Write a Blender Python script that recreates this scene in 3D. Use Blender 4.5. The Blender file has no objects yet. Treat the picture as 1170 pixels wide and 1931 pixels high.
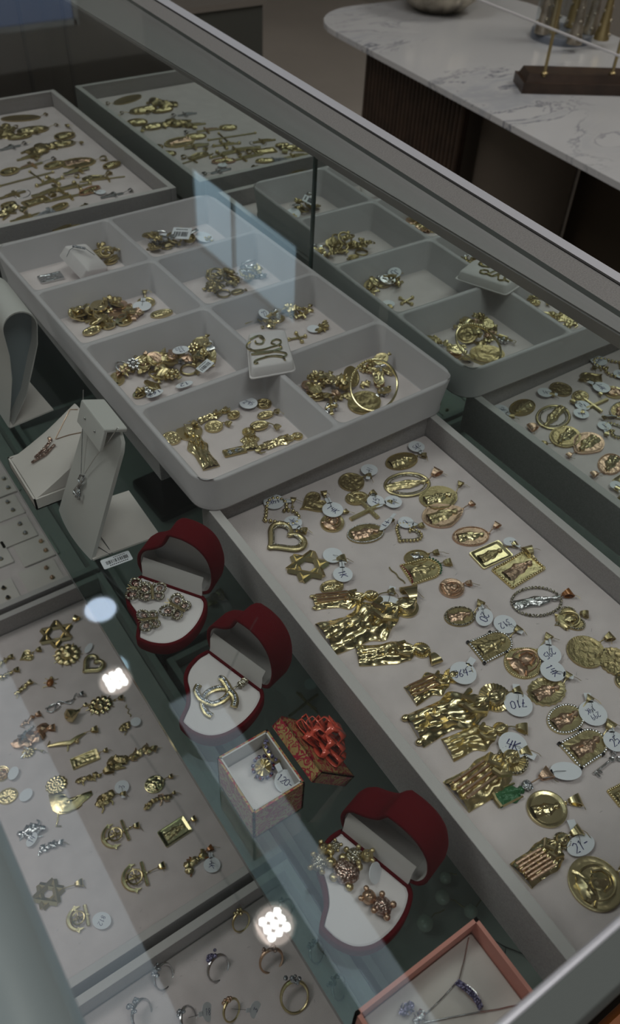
import bpy, math, random
from mathutils import Vector, Matrix, noise
from mathutils.geometry import tessellate_polygon

# ------------------------------------------------------------------ camera, light, exposure
SC = bpy.context.scene
COL = SC.collection
CAM = Vector((-0.116984, -0.376485, 0.4465))
RT = Vector((0.82705653, -0.56064239, 0.04071375)).normalized()
UP = Vector((0.37244055, 0.60078965, 0.70734704)).normalized()
FW = Vector((0.42102913, 0.56985254, -0.70569296)).normalized()
FPX = 1541.33
cd = bpy.data.cameras.new('camera')
cd.sensor_fit = 'HORIZONTAL'; cd.sensor_width = 36.0; cd.lens = FPX / 1170 * 36.0
cd.clip_start = 0.01; cd.clip_end = 60
cd.dof.use_dof = True; cd.dof.focus_distance = 0.52; cd.dof.aperture_fstop = 22
cam = bpy.data.objects.new('camera', cd); COL.objects.link(cam)
cam.matrix_world = Matrix(((RT.x, UP.x, -FW.x, CAM.x), (RT.y, UP.y, -FW.y, CAM.y), (RT.z, UP.z, -FW.z, CAM.z), (0, 0, 0, 1)))
SC.camera = cam
SC.view_settings.view_transform = 'Standard'
SC.view_settings.look = 'None'
SC.view_settings.gamma = 1.0
SC.view_settings.use_curve_mapping = False
SC.view_settings.exposure = -0.42
SC.cycles.use_denoising = True
SC.cycles.max_bounces = 10
SC.cycles.transparent_max_bounces = 24
SC.cycles.glossy_bounces = 5
SC.cycles.sample_clamp_indirect = 3.0
SC.cycles.caustics_reflective = True
SC.cycles.blur_glossy = 1.0
SC.cycles.caustics_refractive = False
w = bpy.data.worlds.new('world'); SC.world = w; w.use_nodes = True
w.node_tree.nodes['Background'].inputs[0].default_value = (0.55, 0.62, 0.75, 1)
w.node_tree.nodes['Background'].inputs[1].default_value = 0.15

def area(name, loc, target, sx, sy, power, col):
    l = bpy.data.lights.new(name, 'AREA'); l.shape = 'RECTANGLE'; l.size = sx; l.size_y = sy; l.energy = power; l.color = col
    o = bpy.data.objects.new(name, l); COL.objects.link(o); o.location = loc
    o.rotation_euler = (Vector(target) - Vector(loc)).to_track_quat('-Z', 'Y').to_euler()
    return o
# added area lights standing in for daylight from behind and for ceiling light
area('added_daylight_fill', (-1.6, -2.2, 1.3), (0.1, 0, 0), 2.4, 1.8, 7, (0.86, 0.93, 1.0))
area('added_overhead_fill', (0.3, -0.95, 2.42), (0.28, -0.7, 0), 1.3, 0.7, 24, (1.0, 0.94, 0.93))  # added overhead fill, kept out of the glass reflections
area('added_front_fill', (-0.85, 1.0, 2.42), (-0.55, 0.9, 0), 0.8, 2.2, 40, (1.0, 0.945, 0.93))  # added fill above the front side, outside the reflected view
area('added_console_fill', (2.8, 0.5, 2.4), (1.5, 1.6, -0.4), 1.0, 1.6, 46, (1.0, 0.96, 0.9))  # added fill to brighten the console and the floor beyond

# ------------------------------------------------------------------ pixel -> point in the place
def ray(px, py):
    return FW + RT * ((px - 585) / FPX) - UP * ((py - 965.5) / FPX)
def at(px, py, z):
    d = ray(px, py); return CAM + d * ((z - CAM.z) / d.z)
def at_plane(px, py, p0, n):
    d = ray(px, py); n = Vector(n); return CAM + d * ((Vector(p0) - CAM).dot(n) / d.dot(n))

# ------------------------------------------------------------------ materials
def nodes(name):
    m = bpy.data.materials.new(name); m.use_nodes = True
    nt = m.node_tree; return m, nt, nt.nodes['Principled BSDF']
def mat(name, col, rough=0.6, metal=0.0, bump=None, vary=None, spec=0.5, sheen=0.0, coat=0.0, emit=None, coord='Object'):
    m, nt, b = nodes(name); N = nt.nodes; L = nt.links
    b.inputs['Base Color'].default_value = (*col, 1); b.inputs['Roughness'].default_value = rough
    b.inputs['Metallic'].default_value = metal; b.inputs['Specular IOR Level'].default_value = spec
    b.inputs['Sheen Weight'].default_value = sheen; b.inputs['Coat Weight'].default_value = coat
    tc = N.new('ShaderNodeTexCoord')
    if bump:
        n = N.new('ShaderNodeTexNoise'); n.inputs['Scale'].default_value = bump[0]; n.inputs['Detail'].default_value = 3
        L.new(tc.outputs[coord], n.inputs['Vector'])
        bp = N.new('ShaderNodeBump'); bp.inputs['Strength'].default_value = bump[1]; bp.inputs['Distance'].default_value = bump[2]
        L.new(n.outputs['Fac'], bp.inputs['Height']); L.new(bp.outputs['Normal'], b.inputs['Normal'])
    if vary:
        n = N.new('ShaderNodeTexNoise'); n.inputs['Scale'].default_value = vary[0]; n.inputs['Detail'].default_value = 5
        L.new(tc.outputs[coord], n.inputs['Vector'])
        r = N.new('ShaderNodeValToRGB'); r.color_ramp.elements[0].position = 0.35; r.color_ramp.elements[1].position = 0.65
        r.color_ramp.elements[0].color = (*[c * (1 - vary[1]) for c in col], 1); r.color_ramp.elements[1].color = (*[min(1, c * (1 + vary[1])) for c in col], 1)
        L.new(n.outputs['Fac'], r.inputs['Fac']); L.new(r.outputs['Color'], b.inputs['Base Color'])
    if emit:
        b.inputs['Emission Color'].default_value = (*emit[0], 1); b.inputs['Emission Strength'].default_value = emit[1]
    return m
def glassy(name, tint, f0=0.045, gloss=(0.9, 0.95, 1.0)):
    # flat glass: transmits straight through, mirrors by Schlick's law on either face
    m = bpy.data.materials.new(name); m.use_nodes = True; nt = m.node_tree; N = nt.nodes; L = nt.links
    N.remove(N['Principled BSDF']); out = N['Material Output']
    lw = N.new('ShaderNodeLayerWeight'); lw.inputs['Blend'].default_value = 0.5
    p = N.new('ShaderNodeMath'); p.operation = 'POWER'; p.inputs[1].default_value = 5; L.new(lw.outputs['Facing'], p.inputs[0])
    ml = N.new('ShaderNodeMath'); ml.operation = 'MULTIPLY_ADD'; ml.inputs[1].default_value = 1 - f0; ml.inputs[2].default_value = f0; L.new(p.outputs[0], ml.inputs[0])
    t = N.new('ShaderNodeBsdfTransparent'); t.inputs[0].default_value = (*tint, 1)
    g = N.new('ShaderNodeBsdfGlossy'); g.inputs['Roughness'].default_value = 0.015; g.inputs['Color'].default_value = (*gloss, 1)
    mx = N.new('ShaderNodeMixShader'); L.new(ml.outputs[0], mx.inputs[0]); L.new(t.outputs[0], mx.inputs[1]); L.new(g.outputs[0], mx.inputs[2])
    L.new(mx.outputs[0], out.inputs[0]); return m
def emitter(name, col, s):
    m = bpy.data.materials.new(name); m.use_nodes = True; nt = m.node_tree; nt.nodes.remove(nt.nodes['Principled BSDF'])
    e = nt.nodes.new('ShaderNodeEmission'); e.inputs[0].default_value = (*col, 1); e.inputs[1].default_value = s
    nt.links.new(e.outputs[0], nt.nodes['Material Output'].inputs[0]); return m

M = {}
M['gold'] = mat('yellow_gold', (0.62, 0.52, 0.285), 0.33, 1.0, bump=(900, 0.45, 0.0004))
M['gold_smooth'] = mat('polished_gold', (0.66, 0.56, 0.32), 0.23, 1.0, bump=(500, 0.2, 0.0003))
M['gold_dark'] = mat('antique_gold', (0.46, 0.37, 0.19), 0.36, 1.0, bump=(800, 0.6, 0.0006))
M['rose'] = mat('rose_gold', (0.64, 0.44, 0.31), 0.36, 1.0, bump=(700, 0.5, 0.0006))
M['silver'] = mat('silver', (0.62, 0.62, 0.63), 0.22, 1.0, bump=(800, 0.5, 0.0005))
M['pave'] = mat('pave_stones', (0.72, 0.70, 0.62), 0.12, 0.75, bump=(1400, 1.0, 0.0008))
M['pink_pave'] = mat('pink_and_white_stones', (0.72, 0.60, 0.55), 0.12, 0.75, bump=(1400, 1.0, 0.0008))
M['crystal'] = mat('clear_crystal', (0.75, 0.77, 0.8), 0.06, 0.6, bump=(900, 1.0, 0.001))
M['green'] = mat('green_enamel', (0.03, 0.13, 0.05), 0.2, 0.2, bump=(1200, 0.8, 0.0005))
M['ruby'] = mat('dark_red_stones', (0.22, 0.02, 0.03), 0.12, 0.3, bump=(1200, 0.8, 0.0005))
M['lilac'] = mat('lilac_stones', (0.28, 0.24, 0.42), 0.12, 0.5, bump=(1200, 0.9, 0.0008))
M['amber'] = mat('amber_stone', (0.28, 0.1, 0.02), 0.12, 0.3)
M['black'] = mat('black_stone', (0.012, 0.012, 0.014), 0.15)
M['pearl'] = mat('pearl', (0.85, 0.82, 0.76), 0.18, 0.1, coat=0.6)
M['pad'] = mat('white_velvet_pad', (0.62, 0.55, 0.545), 0.95, bump=(1500, 0.5, 0.0004), vary=(55, 0.05), sheen=0.2)
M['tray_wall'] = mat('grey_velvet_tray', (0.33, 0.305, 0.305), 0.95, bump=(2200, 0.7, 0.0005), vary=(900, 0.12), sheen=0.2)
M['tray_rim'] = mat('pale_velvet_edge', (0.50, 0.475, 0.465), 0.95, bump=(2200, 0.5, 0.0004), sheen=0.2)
M['plastic'] = mat('pale_grey_lilac_plastic', (0.475, 0.45, 0.462), 0.42, vary=(30, 0.03))
M['leather'] = mat('pale_leatherette', (0.50, 0.49, 0.47), 0.5, bump=(1800, 0.25, 0.0003))
M['leather_in'] = mat('grey_blue_card', (0.20, 0.235, 0.25), 0.6)
M['cream'] = mat('cream_card', (0.62, 0.575, 0.54), 0.7, vary=(40, 0.03))
M['white_foam'] = mat('white_foam_pad', (0.66, 0.62, 0.62), 0.9, bump=(900, 0.2, 0.0004))
M['red_velvet'] = mat('red_velvet', (0.085, 0.0015, 0.005), 0.9, bump=(2500, 0.5, 0.0004), sheen=0.06, spec=0.12)
M['red_velvet'].node_tree.nodes['Principled BSDF'].inputs['Sheen Tint'].default_value = (0.7, 0.05, 0.08, 1)
M['satin'] = mat('white_satin_lining', (0.56, 0.54, 0.53), 0.55)
M['tag'] = mat('white_tag_paper', (0.72, 0.74, 0.78), 0.55)
M['ink'] = mat('blue_pen_ink', (0.02, 0.02, 0.12), 0.5)
M['print'] = mat('black_print', (0.015, 0.015, 0.018), 0.5)
M['pink_card'] = mat('pink_card', (0.60, 0.25, 0.20), 0.6, bump=(900, 0.2, 0.0002))
M['thread'] = mat('dark_thread', (0.05, 0.055, 0.06), 0.7)
M['ribbon'] = mat('orange_red_ribbon', (0.62, 0.09, 0.055), 0.22, 0.15, coat=0.6, bump=(60, 0.3, 0.001))
M['glass_edge'] = mat('green_glass_edge', (0.03, 0.06, 0.055), 0.15)
M['top_edge'] = mat('grey_green_polished_edge', (0.10, 0.115, 0.11), 0.3)
M['alu'] = mat('brushed_aluminium', (0.60, 0.62, 0.66), 0.35, 0.35, bump=(300, 0.1, 0.0002))
M['alu_dull'] = mat('dull_aluminium', (0.36, 0.36, 0.345), 0.48, 0.75, bump=(900, 0.3, 0.0002))
M['rubber'] = mat('black_gasket', (0.01, 0.01, 0.01), 0.6)
M['frame_blue'] = mat('grey_green_painted_metal', (0.22, 0.27, 0.275), 0.4, 0.1)
M['case_dark'] = mat('dark_case_lining', (0.055, 0.06, 0.055), 0.6)
M['brown_panel'] = mat('dark_brown_laminate', (0.058, 0.045, 0.038), 0.28, spec=0.5, vary=(3, 0.1))
M['ledge'] = mat('pale_speckled_ledge', (0.17, 0.17, 0.162), 0.6, bump=(1500, 0.4, 0.0003), vary=(900, 0.2))
M['soffit'] = mat('grey_soffit', (0.26, 0.255, 0.25), 0.5)
M['rail_grey'] = mat('grey_green_end_rail', (0.11, 0.125, 0.118), 0.85, 0.0, spec=0.15)
M['pale_line'] = glassy('faint_line', (0.8, 0.82, 0.82), 0.16)
M['wood_orange'] = mat('orange_wood', (0.36, 0.11, 0.018), 0.4, vary=(12, 0.2))
M['wood_dark'] = mat('dark_wood', (0.040, 0.024, 0.015), 0.4, vary=(25, 0.3), bump=(80, 0.2, 0.001))
M['floor'] = mat('grey_beige_floor', (0.40, 0.365, 0.32), 0.6, vary=(2, 0.06))
M['wallp'] = mat('grey_beige_wall', (0.40, 0.37, 0.325), 0.8, vary=(2, 0.04))
M['ceiling'] = mat('ceiling_paint', (0.55, 0.55, 0.56), 0.9)
M['column'] = mat('beige_painted_panel', (0.12, 0.10, 0.078), 0.6)
M['console_shade'] = mat('shade_under_console', (0.045, 0.032, 0.018), 0.7)  # shade beneath the console put into a dark colour
M['glass_top'] = glassy('clear_counter_glass', (0.93, 0.96, 0.95), 0.040)
M['glass_shelf'] = glassy('green_tinted_shelf_glass', (0.56, 0.66, 0.63), 0.040)
M['glass_dome'] = glassy('clear_dome_glass', (0.88, 0.9, 0.9), 0.06)
M['mirror'] = mat('mirror', (0.74, 0.80, 0.77), 0.0, 1.0)
M['daylight'] = emitter('daylight', (0.60, 0.82, 0.95), 1.45)
M['daylight_blue'] = emitter('blue_daylight', (0.55, 0.66, 0.95), 0.22)
M['panel_light'] = emitter('ceiling_light_panel', (0.82, 0.92, 1.0), 1.5)
M['led'] = emitter('led', (1.0, 0.97, 0.9), 75)
M['led_cool'] = emitter('cool_lamp', (0.72, 0.82, 1.0), 11.5)
M['lamp_ring'] = emitter('lamp_reflector_glow', (1.0, 0.78, 0.66), 5.5)

def special_materials():
    for key, c1, c2, mt in (('pave', (0.80, 0.78, 0.70), (0.20, 0.17, 0.10), 0.75), ('pink_pave', (0.80, 0.66, 0.58), (0.25, 0.15, 0.12), 0.75), ('crystal', (0.85, 0.87, 0.90), (0.20, 0.22, 0.25), 0.6), ('lilac', (0.50, 0.46, 0.70), (0.07, 0.06, 0.14), 0.5)):
        m, nt, b = nodes(key + '_set_stones'); N = nt.nodes; L = nt.links
        tc = N.new('ShaderNodeTexCoord'); v = N.new('ShaderNodeTexVoronoi'); v.inputs['Scale'].default_value = 850; L.new(tc.outputs['Object'], v.inputs['Vector'])
        r = N.new('ShaderNodeValToRGB'); r.color_ramp.elements[0].position = 0.15; r.color_ramp.elements[0].color = (*c1, 1); r.color_ramp.elements[1].position = 0.62; r.color_ramp.elements[1].color = (*c2, 1)
        L.new(v.outputs['Distance'], r.inputs['Fac']); L.new(r.outputs['Color'], b.inputs['Base Color'])
        bp = N.new('ShaderNodeBump'); bp.invert = True; bp.inputs['Strength'].default_value = 0.9; bp.inputs['Distance'].default_value = 0.0006; L.new(v.outputs['Distance'], bp.inputs['Height']); L.new(bp.outputs['Normal'], b.inputs['Normal'])
        b.inputs['Metallic'].default_value = mt; b.inputs['Roughness'].default_value = 0.16; M[key] = m
    # gift paper: gold with red scrolls
    m, nt, b = nodes('gold_paper_with_red_scrolls'); N = nt.nodes; L = nt.links
    tc = N.new('ShaderNodeTexCoord'); n = N.new('ShaderNodeTexNoise'); n.inputs['Scale'].default_value = 150; n.inputs['Detail'].default_value = 1.5; n.inputs['Distortion'].default_value = 2.2
    L.new(tc.outputs['Object'], n.inputs['Vector'])
    r = N.new('ShaderNodeValToRGB'); e = r.color_ramp.elements; e[0].position = 0.44; e[0].color = (0.42, 0.29, 0.11, 1); e[1].position = 0.47; e[1].color = (0.35, 0.015, 0.04, 1)
    x = r.color_ramp.elements.new(0.56); x.color = (0.35, 0.015, 0.04, 1); x = r.color_ramp.elements.new(0.59); x.color = (0.42, 0.29, 0.11, 1)
    L.new(n.outputs['Fac'], r.inputs['Fac']); L.new(r.outputs['Color'], b.inputs['Base Color']); b.inputs['Metallic'].default_value = 0.35; b.inputs['Roughness'].default_value = 0.38
    M['gift'] = m
    # marble
    m, nt, b = nodes('white_marble'); N = nt.nodes; L = nt.links
    tc = N.new('ShaderNodeTexCoord'); mp = N.new('ShaderNodeMapping'); mp.inputs['Rotation'].default_value = (0, 0, 0.5); mp.inputs['Scale'].default_value = (1.0, 2.2, 1); L.new(tc.outputs['Object'], mp.inputs['Vector'])
    n = N.new('ShaderNodeTexNoise'); n.inputs['Scale'].default_value = 4.2; n.inputs['Detail'].default_value = 9; n.inputs['Roughness'].default_value = 0.62; n.inputs['Distortion'].default_value = 1.1
    L.new(mp.outputs[0], n.inputs['Vector'])
    r = N.new('ShaderNodeValToRGB'); e = r.color_ramp.elements; e[0].position = 0.475; e[0].color = (0.54, 0.55, 0.55, 1); e[1].position = 0.5; e[1].color = (0.15, 0.165, 0.20, 1)
    x = e.new(0.525); x.color = (0.52, 0.53, 0.53, 1); x = e.new(0.62); x.color = (0.43, 0.45, 0.47, 1)
    n2 = N.new('ShaderNodeTexNoise'); n2.inputs['Scale'].default_value = 2.0; n2.inputs['Detail'].default_value = 3; L.new(mp.outputs[0], n2.inputs['Vector'])
    r2 = N.new('ShaderNodeValToRGB'); r2.color_ramp.elements[0].position = 0.45; r2.color_ramp.elements[1].position = 0.6; L.new(n2.outputs['Fac'], r2.inputs['Fac'])
    mx = N.new('ShaderNodeMix'); mx.data_type = 'RGBA'; mx.inputs['A'].default_value = (0.50, 0.51, 0.51, 1)
    L.new(r2.outputs['Color'], mx.inputs['Factor']); L.new(n.outputs['Fac'], r.inputs['Fac']); L.new(r.outputs['Color'], mx.inputs['B']); L.new(mx.outputs['Result'], b.inputs['Base Color'])
    b.inputs['Roughness'].default_value = 0.18
    M['marble'] = m
special_materials()

# ------------------------------------------------------------------ mesh builder
class MB:
    def __init__(s): s.v = []; s.f = []; s.mi = []; s.X = Matrix.Identity(4)
    def add(s, vs, fs, mi=0):
        o = len(s.v); s.v += [tuple(s.X @ Vector(p)) for p in vs]; s.f += [tuple(o + i for i in f) for f in fs]; s.mi += [mi] * len(fs); return s
    def box(s, c, d, mi=0, taper=1.0):
        x, y, z = c; a, b, e = d[0] / 2, d[1] / 2, d[2] / 2; t = taper
        vs = [(x - a, y - b, z - e), (x + a, y - b, z - e), (x + a, y + b, z - e), (x - a, y + b, z - e), (x - a * t, y - b * t, z + e), (x + a * t, y - b * t, z + e), (x + a * t, y + b * t, z + e), (x - a * t, y + b * t, z + e)]
        return s.add(vs, [(0, 3, 2, 1), (4, 5, 6, 7), (0, 1, 5, 4), (1, 2, 6, 5), (2, 3, 7, 6), (3, 0, 4, 7)], mi)
    def tube(s, path, r, n=6, closed=False, mi=0, flat=1.0):
        P = [Vector(p) for p in path]; m = len(P); vs = []; fs = []; up0 = Vector((0.13, 0.07, 1)).normalized()
        R = r if isinstance(r, (list, tuple)) else [r] * m
        for i, p in enumerate(P):
            a = P[(i - 1) % m] if (closed or i) else p; b = P[(i + 1) % m] if (closed or i < m - 1) else p
            t = (b - a); t = t.normalized() if t.length > 1e-9 else Vector((1, 0, 0))
            u = up0 if abs(t.dot(up0)) < 0.95 else Vector((1, 0.1, 0)); sx = t.cross(u).normalized(); sy = sx.cross(t)
            for k in range(n):
                an = 2 * math.pi * k / n; vs.append(p + sx * (R[i] * math.cos(an)) + sy * (R[i] * flat * math.sin(an)))
        for i in range(m if closed else m - 1):
            for k in range(n):
                a = i * n + k; b = i * n + (k + 1) % n; j = (i + 1) % m; fs.append((a, b, j * n + (k + 1) % n, j * n + k))
        if not closed: fs += [tuple(range(n))[::-1], tuple((m - 1) * n + k for k in range(n))]
        return s.add(vs, fs, mi)
    def ball(s, c, r, nu=8, nv=6, mi=0, sc=(1, 1, 1), bumpy=0.0, seed=0):
        vs = []; fs = []; c = Vector(c)
        for j in range(nv + 1):
            ph = math.pi * j / nv
            for i in range(nu):
                th = 2 * math.pi * i / nu; d = Vector((math.sin(ph) * math.cos(th), math.sin(ph) * math.sin(th), math.cos(ph)))
                rr = r * (1 + bumpy * noise.noise(d * 2.5 + Vector((seed, 0, 0))))
                vs.append(c + Vector((d.x * sc[0], d.y * sc[1], d.z * sc[2])) * rr)
        for j in range(nv):
            for i in range(nu): fs.append((j * nu + i, (j + 1) * nu + i, (j + 1) * nu + (i + 1) % nu, j * nu + (i + 1) % nu))
        return s.add(vs, fs, mi)
    def lathe(s, prof, n=32, mi=0, rip=None):
        vs = []; fs = []
        for r, z in prof:
            for k in range(n):
                a = 2 * math.pi * k / n; q = r * (1 if rip is None else 1 + rip[1] * abs(math.cos(rip[0] * a / 2)) ** 0.7); vs.append((q * math.cos(a), q * math.sin(a), z))
        for i in range(len(prof) - 1):
            for k in range(n): fs.append((i * n + k, i * n + (k + 1) % n, (i + 1) * n + (k + 1) % n, (i + 1) * n + k))
        return s.add(vs, fs, mi)
    def cap(s, pts, z, mi=0):
        t = tessellate_polygon([[Vector((p[0], p[1], 0)) for p in pts]]); return s.add([(p[0], p[1], z) for p in pts], [tuple(q) for q in t], mi)
    def prism(s, pts, z0, z1, mi=0, bev=0.0):
        n = len(pts); c = Vector((sum(p[0] for p in pts) / n, sum(p[1] for p in pts) / n))
        rows = [(1, z0)] + ([(1, z1 - bev), (None, z1)] if bev else [(1, z1)]); vs = []
        for k, z in rows:
            for p in pts:
                q = Vector((p[0], p[1]))
                if k is None:
                    d = q - c; q = c + d * max(0, 1 - bev / max(d.length, 1e-6))
                vs.append((q.x, q.y, z))
        fs = [tuple(range(n))[::-1], tuple((len(rows) - 1) * n + i for i in range(n))]
        for r in range(len(rows) - 1):
            for i in range(n): fs.append((r * n + i, r * n + (i + 1) % n, (r + 1) * n + (i + 1) % n, (r + 1) * n + i))
        return s.add(vs, fs, mi)
    def relief(s, pts, hf, nr=9, side=0.0, mi=0):
        n = len(pts); vs = []; fs = []; R = max(math.hypot(*p) for p in pts)
        for j in range(nr + 1):
            k = j / nr
            for p in pts: x, y = p[0] * k, p[1] * k; vs.append((x, y, hf(x, y, k)))
        for p in pts: vs.append((p[0], p[1], side))
        for j in range(nr + 1):
            for i in range(n): fs.append((j * n + i, (j + 1) * n + i, (j + 1) * n + (i + 1) % n, j * n + (i + 1) % n))
        fs.append(tuple((nr + 1) * n + i for i in range(n))[::-1])
        return s.add(vs, fs, mi)
    def build(s, name, mats, parent=None, smooth=True, angle=40, label=None):
        me = bpy.data.meshes.new(name); me.from_pydata(s.v, [], s.f); me.validate(verbose=False); me.update()
        for m in (mats if isinstance(mats, (list, tuple)) else [mats]): me.materials.append(M[m])
        if len(me.polygons) == len(s.mi):
            me.polygons.foreach_set('material_index', s.mi)
        if smooth:
            me.polygons.foreach_set('use_smooth', [True] * len(me.polygons))
            try: me.set_sharp_from_angle(angle=math.radians(angle))
            except Exception: pass
        o = bpy.data.objects.new(name, me); COL.objects.link(o)
        if parent is not None: o.parent = parent
        if label: o['label'] = label
        return o
def tag(o, label=None, cat=None, group=None, kind=None):
    if label: o['label'] = label
    if cat: o['category'] = cat
    if group: o['group'] = group
    if kind: o['kind'] = kind
    return o
def empty(name, loc=(0, 0, 0), rz=0.0, rx=0.0, ry=0.0):
    o = bpy.data.objects.new(name, None); COL.objects.link(o); o.location = loc; o.rotation_euler = (rx, ry, rz); o.empty_display_size = 0.01; return o
def copy_tree(o, parent=None):
    c = o.copy(); COL.objects.link(c); c.parent = parent
    for ch in list(o.children): copy_tree(ch, c)
    return c
def struct(o): o['kind'] = 'structure'; return o
def rrect4(x0, y0, x1, y1, rs, n=6):
    # rounded rectangle with its own radius at each corner: (x1,y0) (x1,y1) (x0,y1) (x0,y0)
    out = []
    for cx, cy, a0, r in ((x1, y0, -90, rs[0]), (x1, y1, 0, rs[1]), (x0, y1, 90, rs[2]), (x0, y0, 180, rs[3])):
        cx += -r if cx == x1 else r; cy += -r if cy == y1 else r
        for k in range(n + 1):
            a = math.radians(a0 + 90 * k / n); out.append((cx + r * math.cos(a), cy + r * math.sin(a)))
    return out
def rrect(x0, y0, x1, y1, r, n=6):
    out = []
    for cx, cy, a0 in ((x1 - r, y0 + r, -90), (x1 - r, y1 - r, 0), (x0 + r, y1 - r, 90), (x0 + r, y0 + r, 180)):
        for k in range(n + 1):
            a = math.radians(a0 + 90 * k / n); out.append((cx + r * math.cos(a), cy + r * math.sin(a)))
    return out

# ------------------------------------------------------------------ the room
ZF, ZC = -0.85, 2.5
struct(MB().box((1.0, 1.5, ZF - 0.05), (9, 10, 0.1)).build('floor', 'floor', smooth=False))
struct(MB().box((1.0, 1.5, ZC + 0.05), (9, 10, 0.1)).build('ceiling', 'ceiling', smooth=False))
struct(MB().box((3.45, 1.5, 0.8), (0.1, 10, 3.4)).build('wall_right', 'wallp', smooth=False))
struct(MB().box((1.0, 6.05, 0.8), (9, 0.1, 3.4)).build('wall_far', 'wallp', smooth=False))
struct(MB().box((-3.0, 1.5, 0.8), (0.1, 10, 3.4)).build('wall_left', 'wallp', smooth=False))
struct(MB().box((1.0, -3.2, 0.8), (9, 0.1, 3.4)).build('wall_near', 'wallp', smooth=False))
def window(name, x0, x1, y0, y1, z0, z1, m):
    f = MB(); t = 0.03
    dx = (x1 - x0); dy = (y1 - y0)
    if dy > dx:
        X = (x0 + x1) / 2
        f.box((X, y0, (z0 + z1) / 2), (0.05, t, z1 - z0 + t)); f.box((X, y1, (z0 + z1) / 2), (0.05, t, z1 - z0 + t)); f.box((X, (y0 + y1) / 2, z0), (0.05, dy, t)); f.box((X, (y0 + y1) / 2, z1), (0.05, dy, t))
    else:
        Y = (y0 + y1) / 2
        f.box((x0, Y, (z0 + z1) / 2), (t, 0.05, z1 - z0 + t)); f.box((x1, Y, (z0 + z1) / 2), (t, 0.05, z1 - z0 + t)); f.box(((x0 + x1) / 2, Y, z0), (dx, 0.05, t)); f.box(((x0 + x1) / 2, Y, z1), (dx, 0.05, t))
    r = struct(f.build(name, 'alu_dull', smooth=False))
    MB().box(((x0 + x1) / 2, (y0 + y1) / 2, (z0 + z1) / 2), (max(dx, 0.02), max(dy, 0.02), z1 - z0)).build('daylit_pane', m, r, smooth=False)
# high window whose reflection lies on the counter glass over the divided tray
window('window_1', 3.37, 3.37, 4.2, 6.0, 3.0 - 0.62, 3.0 - 0.55, 'daylight') if False else None
KX = (2.15 + 0.117) / (2.6 + 0.117)
def mirror_wall(X): return (X + 0.116984)
def refl_pt(px, py, X=None, z=None, Y=None, zg=0.2):
    d = ray(px, py); P = CAM + d * ((zg - CAM.z) / d.z); e = Vector((d.x, d.y, -d.z))
    if X is not None: return P + e * ((X - P.x) / e.x)
    if Y is not None: return P + e * ((Y - P.y) / e.y)
    return P + e * ((z - P.z) / e.z)
a = refl_pt(371, 388, X=2.18); b = refl_pt(372, 450, X=2.18); c = refl_pt(566, 545, X=2.18)
window('window_1', 2.18, 2.18, c.y, a.y, 1.99, b.z + 0.01, 'daylight')
mp_ = refl_pt(447, 470, X=2.18); struct(MB().box((2.165, mp_.y, 2.25), (0.03, 0.022, 0.55)).build('window_mullion', 'alu_dull', smooth=False))
struct(MB().box((2.24, 3.4, 2.2), (0.06, 2.2, 0.6)).build('wall_header', 'wallp', smooth=False))
window('window_2', 0.9, 1.85, 4.9, 4.9, 0.75, 1.36, 'daylight_blue')
struct(MB().box((1.2, 4.98, 0.85), (2.2, 0.08, 1.5)).build('wall_partition', 'wallp', smooth=False))
# ceiling light panels and round downlights
def ceiling_panel(x0, x1, y0, y1, lab):
    r = empty('ceiling_light_panel', ((x0 + x1) / 2, (y0 + y1) / 2, ZC)); tag(r, lab, 'ceiling light')
    f = MB(); dx, dy = x1 - x0, y1 - y0
    for c, d in (((0, -dy / 2, -0.01), (dx, 0.02, 0.02)), ((0, dy / 2, -0.01), (dx, 0.02, 0.02)), ((-dx / 2, 0, -0.01), (0.02, dy, 0.02)), ((dx / 2, 0, -0.01), (0.02, dy, 0.02))): f.box(c, d)
    f.build('frame', 'alu_dull', r, smooth=False)
    MB().box((0, 0, -0.006), (dx - 0.02, dy - 0.02, 0.006)).build('diffuser', 'panel_light', r, smooth=False)
ceiling_panel(-0.40, 0.02, 0.10, 1.9, 'long cool white ceiling panel over the front of the counter')
ceiling_panel(0.42, 0.60, -0.25, 1.15, 'narrow cool white ceiling panel beside the row of downlights')
def downlight(px, py, lab, cool=False):
    p = refl_pt(px, py, z=ZC); r = empty('downlight', (p.x, p.y, ZC)); tag(r, lab, 'ceiling light', None)
    if cool:
        MB().lathe([(0.062, -0.002), (0.07, -0.012), (0.078, -0.002)], 24).build('trim_ring', 'alu_dull', r)
        MB().lathe([(0.0, -0.008), (0.06, -0.006)], 24).build('lens', 'led_cool', r); return
    MB().lathe([(0.0, -0.004), (0.056, -0.003)], 24).build('reflector', 'lamp_ring', r)
    MB().lathe([(0.056, -0.002), (0.063, -0.012), (0.07, -0.002)], 24).build('trim_ring', 'alu_dull', r)
    for i in (-1, 0, 1):
        for j in (-1, 0, 1):
            MB().lathe([(0.0, -0.018), (0.0095, -0.017), (0.0105, -0.008)], 12).build('led', 'led', r).location = (i * 0.025, j * 0.025, 0)
downlight(218, 1285, 'round downlight of nine bright diodes further along the counter')
downlight(518, 1745, 'round downlight of nine bright diodes nearest the counter end')
downlight(190, 1150, 'round cool white downlight with a plain lens', True)

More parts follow.
